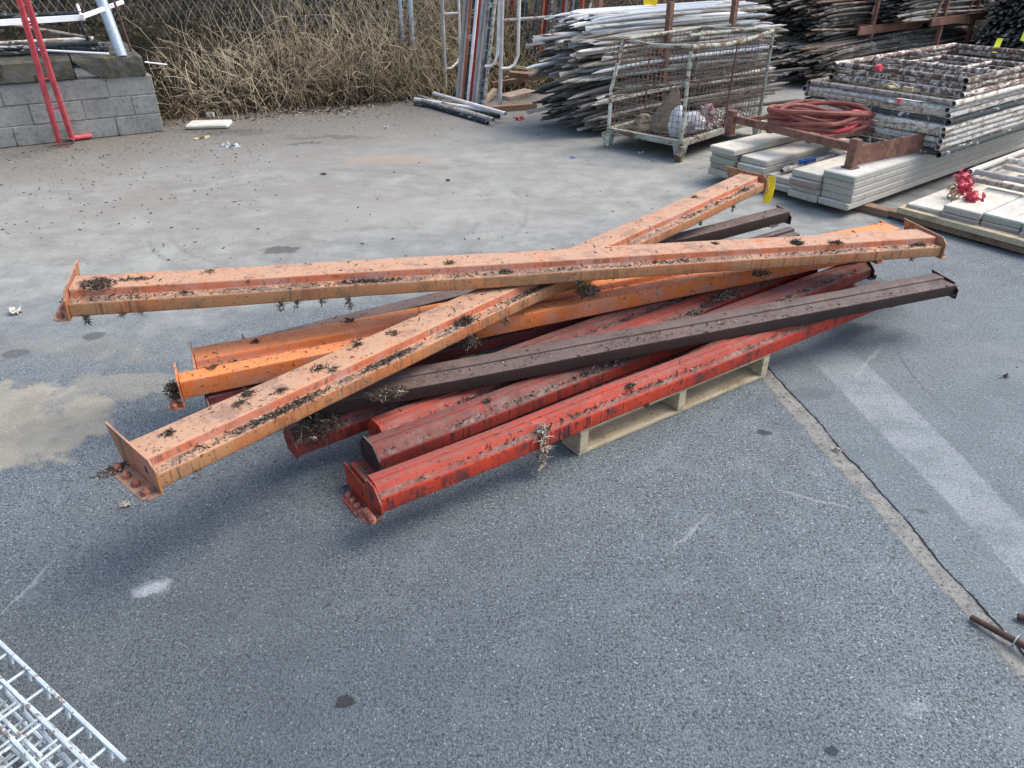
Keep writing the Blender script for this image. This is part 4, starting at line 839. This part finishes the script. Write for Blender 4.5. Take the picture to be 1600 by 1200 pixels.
def cop(x0, x1, drop):
    prof_n = 14
    for i in range(prof_n + 1):
        x = x0 + (x1 - x0) * i / prof_n; zb_ = drop(x); zt_ = top + rnd.uniform(-.008, .006) - (.025 if i == 0 and x0 < .05 else 0)
        for (y, z) in ((.022 + rnd.uniform(-.006, .006), zb_), (.02, (zb_ + zt_) / 2), (.012 + rnd.uniform(-.004, .004), zt_ - .02), (-.03, zt_), (-1.2, zt_), (-1.2, zb_)): b.v.append((x, y, z))
    s = len(b.v) - (prof_n + 1) * 6
    for i in range(prof_n):
        for k in range(6): b.face((s + i * 6 + k, s + i * 6 + (k + 1) % 6, s + (i + 1) * 6 + (k + 1) % 6, s + (i + 1) * 6 + k))
    b.face([s + k for k in range(6)][::-1]); b.face([s + prof_n * 6 + k for k in range(6)])
cop(.045, .62, lambda x: .515 + (0 if x < .42 else (x - .42) * .75))
b.build('top_slab', M['coping'], wall, smooth=False)
b = MB(); cop(.632, full, lambda x: .53 + .0 * x); b.build('top_slab', M['coping'], wall)
b = MB(); b.box((.52, -.045, .565), (.24, .12, .09), bev=.02, jit=.01); b.build('mortar_patch', M['block'], wall)
def WP(px, py, z): return G(px, py, z)
Z7 = .71
def pipe_thing(name, pts, r, mat, label, cat, group=None, hollow=True, n=10):
    b = MB(); b.tube(pts, r, n, hollow=hollow); return tag(b.build(name, mat, smooth=True), label, cat, group)
# spattered frames lying on the wall
def slab_frame(pz, dx, label, mats):
    o_ = wB + wy * .32 + wx * dx + Vector((0, 0, pz)); t_ = empty('tube_scaffold', o_, label, 'scaffold frame', 'spattered frames on the block wall', (-wx, wy * -1 * -1, Vector((0, 0, -1)) * -1) if False else (-wx, -wy, Vector((0, 0, 1))))
    W_ = .42
    for s_ in (0, 1): b = MB(); b.tube([(0, -s_ * W_, 0), (1.9, -s_ * W_, 0)], .02, 10, hollow=True); b.build('leg', M[mats[s_]], t_, smooth=True)
    for x in (.05, .7, 1.4): b = MB(); b.tube([(x, -.018, 0), (x, -W_ + .018, 0)], .018, 8); b.build('rung', M[mats[0]], t_, smooth=True)
    b = MB(); b.tube([(.1, -.02, .005), (.66, -W_ + .03, .005)], .012, 8); b.build('stiffener', M[mats[1]], t_, smooth=True)
slab_frame(.725, -.28, 'black and white spattered frame lying lowest on the block wall', ('pipe_dark', 'pipe_dark'))
slab_frame(.775, -.36, 'spattered white frame lying on another frame on the block wall', ('pipe_dark', 'pipe_white'))
# upright end of a frame with white bars above
t_ = empty('tube_scaffold', wB - wx * .42 + wy * .45 + Vector((0, 0, .79)), 'tall spattered frame standing on the block wall under the white bars', 'scaffold frame', None, (-wx, -wy, Vector((0, 0, 1))))
for x, mt in ((.0, 'pipe_dark'), (.75, 'pipe_dark')):
    b = MB(); b.tube([(x, 0, 0), (x + .05, -.02, .215)], .019, 8); b.build('leg', M[mt], t_, smooth=True)
b = MB(); b.tube([(-.08, -.03, .225), (1.4, -.02, .235)], .02, 8, hollow=True); b.build('top_tube', M['pipe_dark'], t_, smooth=True)
b = MB(); b.tube([(-.02, .0, .02), (.72, -.02, .19)], .014, 8); b.build('stiffener', M['pipe_white'], t_, smooth=True)
b = MB(); p, q = G(-40, 38, 1.00), G(131, 27, 1.00); bar(b, p, q, .05, .045); tag(b.build('white_bar', M['white_metal']), 'long white painted box bar lying level above the frames on the block wall', 'bar', 'white bars on the block wall')
b = MB(); p, q = G(128, 26, 1.05), G(191, 3, 1.09); bar(b, p, q, .03, .03); tag(b.build('white_bar', M['white_metal']), 'short white bar slanting up to the rusty fence post', 'bar', 'white bars on the block wall')
b = MB(); p, q = G(121, 8, 1.05), G(128, 28, 1.0); b.tube([p, q], .014, 8); tag(b.build('white_bar', M['pipe_pale'], smooth=True), 'stubby pale upright stick where the two white bars meet', 'bar')
b = MB(); p, q = G(60, 78, .76), G(170, 84, .72); b.tube([p, q], .010, 6); tag(b.build('white_bar', M['white_metal'], smooth=True), 'thin white rod lying along the front of the block wall top', 'bar')
b = MB(); p, q = G(226, 97, .60), G(261, 101, .56); b.tube([p, q], .007, 6); tag(b.build('white_bar', M['white_metal'], smooth=True), 'thin white rod sticking out right of the block wall into the brush', 'bar')
# red ladder-like prop leaning on the wall
base = G(100, 222); la = G(92, 221, .03); lb = G(112, 216, .03)
ra, rb_ = G(56, 93, .76), G(72, 93, .76)
rp = empty('red_ladder', base, 'faded red narrow steel frame with a U-shaped foot leaning on the block wall', 'steel frame')
def rel(v): return tuple(Vector(v) - base)
for a_, t_p in ((la, ra), (lb, rb_)):
    b = MB(); top_ = a_ + (t_p - a_) * 1.9; b.tube([rel(a_), rel(a_ + (top_ - a_) * .5), rel(top_)], .0235, 12, hollow=True); b.build('pole', M['red_prop'], rp, smooth=True)
for f_ in (.42, .78, 1.4):
    b = MB(); b.tube([rel(la + (ra - la) * f_), rel(lb + (rb_ - lb) * f_)], .009, 6); b.build('rung', M['red_prop'], rp, smooth=True)
b = MB(); fx = Vector((.95, .3, 0)).normalized(); c0 = G(100, 226, .02)
arc = [c0 + fx * x + Vector((0, 0, z)) for x, z in ((-.09, .0), (.05, .002), (.085, .012), (.09, .03), (.075, .045), (.03, .05), (-.02, .05))]
b.tube([rel(p) for p in arc], .009, 6); b.build('foot', M['rust'], rp, smooth=True)
b = MB(); p, q = G(112, 216, .03), G(143, 212, .03); b.tube([rel(p), rel(q)], .021, 10, hollow=True); b.build('foot_tube', M['red_prop'], rp, smooth=True)
pipe_thing('red_pipe', [G(-40, 222, .022), G(18, 219, .022)], .022, M['red_prop'], 'red pipe end lying at the foot of the block wall at the left edge', 'pipe')

# ------------------------------------------------------------------ chain-link fence
fA, fB = Vector((-7.5, 8.15, 0)), Vector((-.3, 9.95, 0)); fx = (fB - fA).normalized(); fl = (fB - fA).length
fence = empty('chain_link_fence', fA, 'old chain-link fence with metal posts behind the block wall and dry brush', 'fence', None, (fx, Vector((-fx.y, fx.x, 0)), Vector((0, 0, 1))))
b = MB(); cell = .088; nx = int(fl / cell); nz = 20
for i in range(-nz, nx):
    for sg in (1, -1):
        pts = []
        for j in range(nz + 1):
            x = (i + (j if sg > 0 else nz - j)) * cell * .5 * 2 * .5 + (i * cell * .5)
            if -.01 <= x <= fl: pts.append((x, .002 * sg + .02 * math.sin(x * 2), .08 + j * cell))
        if len(pts) > 1: b.tube(pts, .0031, 3, cap=False)
b.build('wire_netting', M['wire'], fence)
for px, mt, r_ in ((195, 'rust', .024), (640, 'galv', .022), (656, 'galv', .028), (-200, 'rust', .024)):
    g_ = G(px, 150); x = (g_ - fA).dot(fx) + (.16 if px == 195 else 0); 
    b = MB(); b.tube([(x, -.02, 0), (x - (.05 if px == 195 else 0), -.02, 1.95)], r_, 10); b.build('fence_post', M[mt], fence, smooth=True)
def GY(px, py, Y):
    yu = (600 - py) / FPX; d = Vector(((px - 800) / FPX, cs + yu * sn, -sn + yu * cs)); return Vector((0, 0, CAMH)) + d * (Y / d.y)
g_ = G(186, 86, .7); d_ = GY(154, 0, g_.y + .10)
pipe_thing('leaning_pipe', [g_ + Vector((0, .05, -.02)), g_ + (d_ - g_) * 2.2 + Vector((0, .05, 0))], .048, M['galv'], 'thick galvanised pipe leaning against the fence behind the block wall', 'pipe', n=16)
g_ = G(190, 84, .7) + Vector((.02, .16, 0)); pipe_thing('leaning_pipe', [g_, g_ + Vector((-.16, .1, 1.0))], .012, M['rust_dark'], 'thin dark rod beside the thick galvanised pipe', 'pipe')

# ------------------------------------------------------------------ dry brush
def brush(name, n, region, hgt, mats, label, seed, r0=.0035, sub=3, pale=.15, cat='dry brush', lean=.35):
    rg = random.Random(seed); b = MB()
    for k in range(n):
        p = region(rg); h = hgt(p, rg); d = Vector((rg.gauss(0, lean), rg.gauss(-.12, lean), 1)).normalized(); pts = [Vector(p)]; nseg = 6; mi = 1 if rg.random() < pale else 0
        for s_ in range(nseg):
            pts.append(pts[-1] + d * h / nseg); d = (d + Vector((rg.gauss(0, .22), rg.gauss(0, .22), rg.gauss(-.07, .14)))).normalized()
            if pts[-1].z < .01: pts[-1].z = .01
        rr = r0 * rg.uniform(.5, 1.3); b.tube(pts, [rr * (1 - .12 * i) for i in range(nseg + 1)], 3, mi, cap=False)
        for _ in range(sub):
            i = rg.randint(1, nseg - 1); q = [pts[i]]; dd = (d * .3 + Vector((rg.gauss(0, .8), rg.gauss(0, .8), rg.gauss(.1, .6)))).normalized(); l_ = h * rg.uniform(.12, .4)
            for s_ in range(4): q.append(q[-1] + dd * l_ / 4); dd = (dd + Vector((rg.gauss(0, .3), rg.gauss(0, .3), rg.gauss(-.1, .25)))).normalized()
            b.tube(q, [rr * .55, rr * .5, rr * .42, rr * .35, rr * .25], 3, mi, cap=False)
    return tag(b.build(name, mats), label, cat, kind='stuff')
def reg_line(a, b_, depth):
    a, b_ = Vector(a), Vector(b_); d = (b_ - a); nrm = Vector((-d.y, d.x, 0)).normalized()
    def f(rg): return a + d * rg.random() + nrm * (rg.random() ** .8 * depth)
    return f
ea, eb = G(250, 196), G(705, 152)
def hb_(p, rg):
    u = (p.x - ea.x) / (eb.x - ea.x); dist = max(0, (p.y - (ea.y + (eb.y - ea.y) * u)))
    return min(1.2, (.18 + .75 * min(1, dist / .5)) * rg.uniform(.5, 1.1)) * (1.0 + .22 * math.sin(u * 11 + dist * 5)) * (.36 + .64 * min(1, max(0, (u - .16) / .34)) if u < .50 else 1)
brush('dry_brush', 1300, reg_line(ea, eb, .95), hb_, [M['twig'], M['twig_pale']], 'tangled thicket of dry brown twigs along the chain-link fence', 5, .0048, 3, .16)
brush('dead_vines', 520, reg_line(G(255, 185), G(480, 165), .5), lambda p, rg: rg.uniform(.3, .8), [M['twig_pale'], M['twig_pale']], 'long pale dead vines arching out of the thicket beside the wall', 8, .0048, 1, .5, lean=.8)
brush('dead_vines', 420, reg_line(G(330, 182), G(700, 152), .8), lambda p, rg: rg.uniform(.5, 1.25), [M['twig_pale'], M['twig_pale']], 'long pale dry stalks standing in the thicket', 9, .0040, 2, .5, lean=.3)
brush('dry_weeds', 520, reg_line(Vector((-2.7, 9.7, .0)), Vector((.6, 10.6, 0)), 1.3), lambda p, rg: rg.uniform(.5, 1.5), [M['twig'], M['drygrass']], 'tall dry weeds standing behind the fence', 15, .0035, 4, .35)
brush('dry_weeds', 500, reg_line(G(640, 130), G(850, 120), .7), lambda p, rg: rg.uniform(.5, 1.3), [M['twig'], M['drygrass']], 'tan dry weeds behind the leaning poles', 16, .0035, 4, .5)
# leafy undergrowth on the bank: dark on the left, straw coloured in the middle
def leaves(name, n, xr, yr, mats, label, seed, s=(.02, .045), pick=lambda p, rg: 0, zr=.35):
    rg = random.Random(seed); b = MB()
    for k in range(n):
        x = rg.uniform(*xr); y = bank_y(x) + rg.uniform(*yr); j = (y - bank_y(x)) / 5; z = -.05 + 2.6 * max(0, j) ** .8 + rg.random() ** 2 * zr + .1 * math.sin(x * 5) * math.cos(y * 4)
        d = Vector((rg.gauss(0, 1), rg.gauss(-.5, 1), rg.gauss(0, .8))); sz = rg.uniform(*s); b.ribbon((x, y, z), d, sz * 1.5, sz * .55, rg.uniform(-.3, .3), rg, 2, pick((x, y, z), rg))
    return tag(b.build(name, mats), label, 'undergrowth', kind='stuff')
leaves('undergrowth', 15000, (-9, -1.2), (-.1, 2.6), [M['ivy'], M['dead']], 'dark leafy undergrowth on the bank behind the fence', 31, (.012, .030), pick=lambda p, rg: 1 if rg.random() < .45 else 0)
gb = MB(); rg = random.Random(32)
for k in range(5200):
    x = rg.gauss(-.6, .8) if rg.random() < .75 else rg.uniform(-2.6, 3); j = rg.uniform(0, .42); y = bank_y(x) + 5 * j; z = -.05 + 2.6 * j ** .8; h = rg.uniform(.10, .34); p = Vector((x, y, z)); l1 = Vector((rg.gauss(0, .5), rg.gauss(-.2, .5), 1)).normalized()
    q1 = p + l1 * h * .5; q2 = q1 + (l1 + Vector((rg.gauss(0, .5), rg.gauss(0, .5), -.3))).normalized() * h * .5; gb.tube([p, q1, q2], [.004, .003, .0012], 3, 1 if rg.random() < .3 else 0, cap=False)
tag(gb.build('dry_grass', [M['drygrass'], M['twig']]), 'straw-coloured dry grass on the bank behind the thicket', 'grass', kind='stuff')

# ------------------------------------------------------------------ upright rack with leaning poles, bundle on the ground, timber
pk = G(697, 150)
rackf = empty('upright_tubes', pk, 'tall pale pinkish tube frame standing upright at the left of the leaning poles', 'tube frame')
q1 = G(783, 165) - pk
b = MB(); b.tube([(0, 0, 0), (.0, .01, 1.6)], .021, 10, hollow=True); b.build('leg', M['pipe_pale'], rackf, smooth=True)
b = MB(); b.tube([(.17, .12, .25), (.19, .12, 1.6)], .015, 10); b.build('leg', M['pipe_pale'], rackf, smooth=True)
for z in (.88,): b = MB(); b.tube([(0.01, .0, z), (.18, .12, z)], .013, 8); b.build('rung', M['pipe_pale'], rackf, smooth=True)
b = MB(); b.tube([(.01, 0, .30), (.08, .02, .31), (.14, .06, .36), (.17, .12, .42)], .013, 8); b.build('bend', M['pipe_pale'], rackf, smooth=True)
pk2 = G(781, 168)
rf2 = empty('upright_tubes', pk2, 'tall pale tube frame standing upright at the right of the leaning poles', 'tube frame')
b = MB(); b.tube([(0, 0, 0), (.05, .04, 1.5)], .021, 10, hollow=True); b.build('leg', M['pipe_pale'], rf2, smooth=True)
b = MB(); b.tube([(.01, .0, .40), (.10, .03, .40), (.16, .06, .43), (.20, .08, .52), (.22, .1, 1.4)], .017, 10); b.build('bend', M['pipe_pale'], rf2, smooth=True)
b = MB(); b.tube([(-.16, .05, .42), (-.10, .04, .42), (-.05, .05, .45), (-.02, .06, .55), (.02, .08, 1.4)], .017, 10); b.build('bend', M['pipe_pale'], rf2, smooth=True)
for z in (.87,): b = MB(); b.tube([(.03, .02, z), (1.0, .42, z + .03)], .017, 8); b.build('rung', M['pipe_white'], rf2, smooth=True)
cols_ = [('pipe_pale', 'whitish'), ('pipe_pale', 'pale'), ('pipe_orange', 'orange'), ('pipe_dark', 'black'), ('pipe_pale', 'white'), ('pipe_red', 'red'), ('pipe_pale', 'cream'), ('pipe_pale', 'pale cream'), ('pipe_white', 'spattered cream'), ('pipe_dark', 'black and white'), ('pipe_white', 'grey-white')]
for k, (mt, wd) in enumerate(cols_):
    f_ = k / (len(cols_) - 1); p = G(714 + 42 * f_, 157 + 10 * f_, .015); p.y += .03 * (k % 2); q = p + Vector((.16 + .02 * f_, .30 + .05 * (k % 3), 1.42))
    pipe_thing('leaning_pole', [p, (p + q) / 2, q], .0185, M[mt], '%s steel pole, %s from left in the bundle leaning between the upright tubes' % (wd, ('first', 'second', 'third', 'fourth', 'fifth', 'sixth', 'seventh', 'eighth', 'ninth', 'tenth', 'eleventh')[k]), 'pole', 'poles leaning between the upright frames')
for k in range(26):
    f_ = k / 25; p = G(808 + 100 * f_ + rnd.uniform(-3, 3), 128 + 3 * (k % 3), .02) + Vector((0, .10 * (k % 3), 0)); q = p + Vector((rnd.uniform(.1, .18), .25 + rnd.uniform(0, .1), 1.45))
    mt = ('pipe_dark', 'brace_grey', 'pipe_dark', 'pipe_red', 'pipe_pale', 'pipe_orange', 'pipe_brown')[(k * 5) % 7 if k > 7 else k % 3]
    pipe_thing('leaning_pole', [p, q], .0175, M[mt], 'tall painted pole leaning in the row behind the front stack of whitish tubes', 'pole', 'poles leaning behind the front stack')
for k in range(5):
    p = G(775 + 7 * k, 128, .02) + Vector((0, .25, 0)); pipe_thing('leaning_pole', [p, p + Vector((.05, .2, 1.35))], .017, M['pipe_red' if k % 2 else 'brace_grey'], 'dark red or grey pole leaning behind the right upright frame', 'pole', 'poles behind the right upright frame')
for k in range(8):
    a_ = G(648 + 6 * (k % 3), 150 + 5 * (k // 2) - (3 if k > 4 else 0), .02 + .036 * (k % 2)); b_ = G(762 + 9 * (k % 4), 192 - 5 * (k % 4), .02 + .036 * (k % 2))
    if k == 7: a_, b_ = G(678, 146, .09), G(790, 178, .09)
    pipe_thing('short_pipe', [a_, b_], .0205, M[('pipe_dark', 'pipe_white', 'pipe_dark', 'pipe_pale')[k % 4]], 'black and white spattered pipe in the bundle on the ground before the leaning poles', 'pipe', 'pipes in the bundle on the ground')
# timber offcuts
def board(px, py, z, size, az, tilt, mat, label):
    p = G(px, py, z); d = Vector((math.cos(az), math.sin(az), tilt)).normalized(); ax = axes((0, 0, 0), d, rnd.uniform(-.15, .15)); b = MB(); b.box(p, size, ax, bev=.003, jit=.002); return tag(b.build('timber_offcut', mat), label, 'timber')
board(808, 148, .12, (.34, .26, .045), .5, .12, M['timber'], 'wide pale timber board at the front of the heap of offcuts')
board(800, 168, .03, (.55, .10, .06), .35, 0, M['timber2'], 'reddish timber lying flat on the ground under the offcuts')
board(822, 118, .24, (.40, .10, .06), .25, -.1, M['timber2'], 'reddish offcut block on top of the timber heap')
board(822, 107, .33, (.36, .08, .03), .1, -.18, M['pallet'], 'pale thin batten on top of the timber heap')
board(795, 128, .16, (.42, .08, .05), .3, .08, M['timber2'], 'dark reddish offcut in the middle of the timber heap')
board(765, 150, .06, (.30, .06, .05), 1.1, .3, M['timber'], 'short dark offcut tilted behind the pale leg')
board(705, 122, .15, (.26, .07, .05), 1.9, 1.5, M['pallet'], 'short pale timber stake standing beside the left upright frame')
board(812, 118, .17, (.5, .12, .04), .9, .02, M['timber'], 'weathered board lying deep in the timber heap')

# ------------------------------------------------------------------ litter and small things on the ground
b = MB(); p = G(328, 198); ax = axes((0, 0, 0), Vector((1, .12, 0))); b.box(p + Vector((0, 0, .022)), (.40, .26, .042), ax, bev=.012, jit=.004); tag(b.build('paving_slab', M['cement']), 'small cream concrete slab on the ground beside the block wall', 'paving slab')
b = MB(); b.box(G(330, 184) + Vector((0, 0, .03)), (.08, .05, .06), ax, bev=.012, jit=.006); tag(b.build('stone', M['cement']), 'little stone behind the cream concrete slab', 'stone')
def scrap(px, py, r_, mat, label, name='plastic_scrap', seed=1, cat='litter'):
    rg = random.Random(seed); b = MB(); p = G(px, py)
    nr = 14; r_ *= .8
    for k in range(nr): b.ribbon(Vector((rg.gauss(0, r_ * .45), rg.gauss(0, r_ * .3), .004 + rg.random() * .008)), Vector((rg.gauss(0, 1), rg.gauss(0, 1), .15)), r_ * rg.uniform(.3, 1.3), r_ * rg.uniform(.15, .4), rg.uniform(-.5, .5), rg, 3)
    return tag(b.build(name, mat, loc=p), label, cat)
scrap(358, 229, .09, M['bag'], 'white crumpled plastic scrap in front of the cream slab')
scrap(447, 166, .06, M['ylime'], 'crumpled lime yellow scrap at the foot of the thicket', seed=2)
scrap(315, 216, .06, M['drygrass'], 'yellowish paper scrap just in front of the cream slab', seed=3)
scrap(812, 187, .07, M['pink'], 'red plastic scrap on the ground before the timber heap', seed=4)
scrap(602, 200, .035, M['bag'], 'tiny white scrap on the open ground near the thicket', seed=5)
scrap(893, 248, .025, M['blue'], 'tiny blue scrap on the open ground before the tube stack', seed=6)
scrap(1002, 240, .025, M['bag'], 'tiny white scrap near the left feet of the cage', seed=7)
scrap(505, 273, .03, M['dead'], 'small black scrap on the open ground', seed=8)
scrap(25, 490, .05, M['cement'], 'folded grey scrap on the asphalt at the left edge', seed=9)
scrap(197, 793, .022, M['deadpale'], 'little curled dead leaf on the asphalt below the near end plate', seed=10, name='dead_leaf', cat='leaf')
scrap(1308, 705, .018, M['deadpale'], 'little dead leaf lying in the sandy joint', seed=11, name='dead_leaf', cat='leaf')
scrap(1572, 590, .018, M['dead'], 'small black curl on the asphalt at the right', seed=12, name='dead_leaf', cat='leaf')
scrap(700, 283, .03, M['dead'], 'small dark scrap on the open ground before the pipe bundle', seed=13)
gl = MB(); rg = random.Random(77)
for k in range(1900):
    r_ = rg.random()
    if r_ < .45: px, py = rg.uniform(0, 420), 200 + abs(rg.gauss(0, 75)) + rg.random() * 20
    elif r_ < .70: px, py = rg.uniform(250, 720), 168 + abs(rg.gauss(0, 22))
    elif r_ < .90: px, py = rg.uniform(0, 1100), rg.uniform(190, 480)
    else: px, py = rg.uniform(0, 1600), rg.uniform(350, 1200)
    p = G(px, py); far_ = p.y > 4; s_ = rg.choice((.004, .005, .007, .009, .014)) if far_ else rg.uniform(.0025, .006)
    gl.ribbon(p + Vector((0, 0, .002)), Vector((rg.gauss(0, 1), rg.gauss(0, 1), rg.uniform(0, .2))), s_ * 1.6, s_ * .4, rg.uniform(-.3, .5), rg, 2, 1 if rg.random() < (.3 if far_ else .5) else 0)
for k in range(900):
    a = rg.random(); p = G(400 + a * 150 + rg.gauss(0, 20), 172 + rg.gauss(0, 5)) if k < 400 else ea + (eb - ea) * rg.random() + Vector((rg.gauss(0, .1), -abs(rg.gauss(0, .12)), 0)); s_ = rg.uniform(.01, .03)
    gl.ribbon(p + Vector((0, 0, .004)), Vector((rg.gauss(0, 1), rg.gauss(0, 1), rg.uniform(0, .5))), s_ * 2, s_ * .3, rg.uniform(-.4, .5), rg, 2, 1 if rg.random() < .5 else 0)
tag(gl.build('leaf_litter', [M['dead'], M['deadpale']]), 'crumbs of dead leaves and grit scattered over the yard', 'leaf litter', kind='stuff')
# rods at the right edge
rd = empty('steel_rod', G(1517, 964, .012), 'rusty steel rod with a wire ring lying over the joint at the right edge', 'rod'); o_ = rd.location
b = MB(); q = G(1625, 1022, .03); b.tube([(0, 0, 0), tuple((q - o_) * .5), tuple(q - o_)], [.0085, .0095, .0105], 10, hollow=True); b.build('bar', M['rust_dark'], rd, smooth=True)
b = MB(); rc = G(1588, 1002, .024) - o_; dv = (q - o_).normalized(); e1 = dv.orthogonal().normalized(); e2_ = dv.cross(e1); b.tube([rc + (e1 * math.cos(a * PI / 8) + e2_ * math.sin(a * PI / 8)) * .016 for a in range(16)], .0018, 5, closed=True); b.build('wire_ring', M['galv'], rd, smooth=True)
pipe_thing('steel_rod', [G(1590, 963, .012), G(1640, 975, .02)], .010, M['rust_dark'], 'end of a second rusty rod just entering at the right edge', 'rod')

# ------------------------------------------------------------------ white wire shelf decks in the near left corner
zt_ = .26; A_, B_ = G(-60, 948, zt_), G(186, 1180, zt_); rx_ = (B_ - A_).normalized(); ry_ = Vector((rx_.y, -rx_.x, 0))
def deck(dz, off, rot, label):
    m = Matrix.Rotation(rot, 3, 'Z'); x_ = m @ rx_; y_ = m @ ry_
    t_ = empty('wire_deck', B_ + Vector((0, 0, dz - 0)) + rx_ * off[0] + ry_ * off[1], label, 'wire shelf', 'white wire decks in the near left corner', (-x_, y_, Vector((0, 0, -1)) if False else (-x_).cross(y_)))
    up = 1 if (-x_).cross(y_).z > 0 else -1
    b = MB(); L, Wd = 1.0, .8
    for k, y in enumerate((0, .045, .10, .155, .21, .30, .39, .48, .57, .66, .75)): b.tube([(0 if k else -.02, y, 0), (L, y, 0)], .0038 if k else .0046, 6)
    b.build('long_wire', M['rack_white'], t_, smooth=True)
    b = MB(); s_ = .078
    for k in range(12):
        x = .04 + k * s_; b.tube([(x, -.001, .006 * up * -1), (x, .05, .0065 * up * -1), (x, Wd, .0065 * up * -1)], .0034, 6)
        b.tube([(x - .01, .002, -.004 * up), (x - .012, .006, -.028 * up)], .004, 5)
    b.build('cross_wire', M['rack_white'], t_, smooth=True)
    for x in (.22, .62): b = MB(); b.box((x, Wd / 2 + .06, -.02 * up), (.035, Wd - .14, .02)); b.build('support_channel', M['rack_white'], t_)
deck(0, (0, 0), 0, 'topmost white wire shelf deck in the near left corner, chipped rim towards the pile')
deck(-.03, (-.045, .035), .015, 'second white wire shelf deck, just under the topmost one')
deck(-.062, (-.02, .055), -.03, 'third white wire shelf deck from the top in the near left corner')
deck(-.10, (-.08, .045), .035, 'fourth white wire shelf deck from the top in the near left corner')
deck(-.15, (-.04, .075), -.02, 'fifth white wire shelf deck from the top in the near left corner')
deck(-.22, (-.06, .06), .03, 'lowest white wire shelf deck standing on the asphalt in the near left corner')
for (px, py, z, lab, mt) in ((1550, 70, .62, 'lime yellow tag on the dark tube pile at the far right', 'ylime'), (1597, 52, .70, 'yellow tag at the right edge of the picture above the far right pile', 'ylime'), (932, 113, .46, 'small yellow tag hanging from the left ends of the front tube stack', 'ylime'), (1014, 2, 1.12, 'orange-yellow tag lying on the crest of the front tube stack', 'yellow')):
    b = MB(); p = G(px, py, z); w = .04 if px > 1500 else (.022 if px < 1000 else .07); h = .15 if px > 1500 else (.09 if px < 1000 else .05)
    b.v = [(-w, 0, 0), (w * .9, 0, .004), (w, .012, -h * .5), (w * .85, .004, -h), (-w * .95, 0, -h * .97), (-w * 1.02, .010, -h * .5)]; b.v += [(x, y + .0015, z_) for x, y, z_ in b.v]
    b.face(range(6)); b.face(range(11, 5, -1))
    for k in range(6): b.face((k, (k + 1) % 6, 6 + (k + 1) % 6, 6 + k))
    o = b.build('paper_tag', M[mt], loc=p + Vector((0, -.12, h / 2))); o.rotation_euler = (0, rnd.uniform(-.15, .25), rnd.uniform(-.3, .3)); tag(o, lab, 'tag')
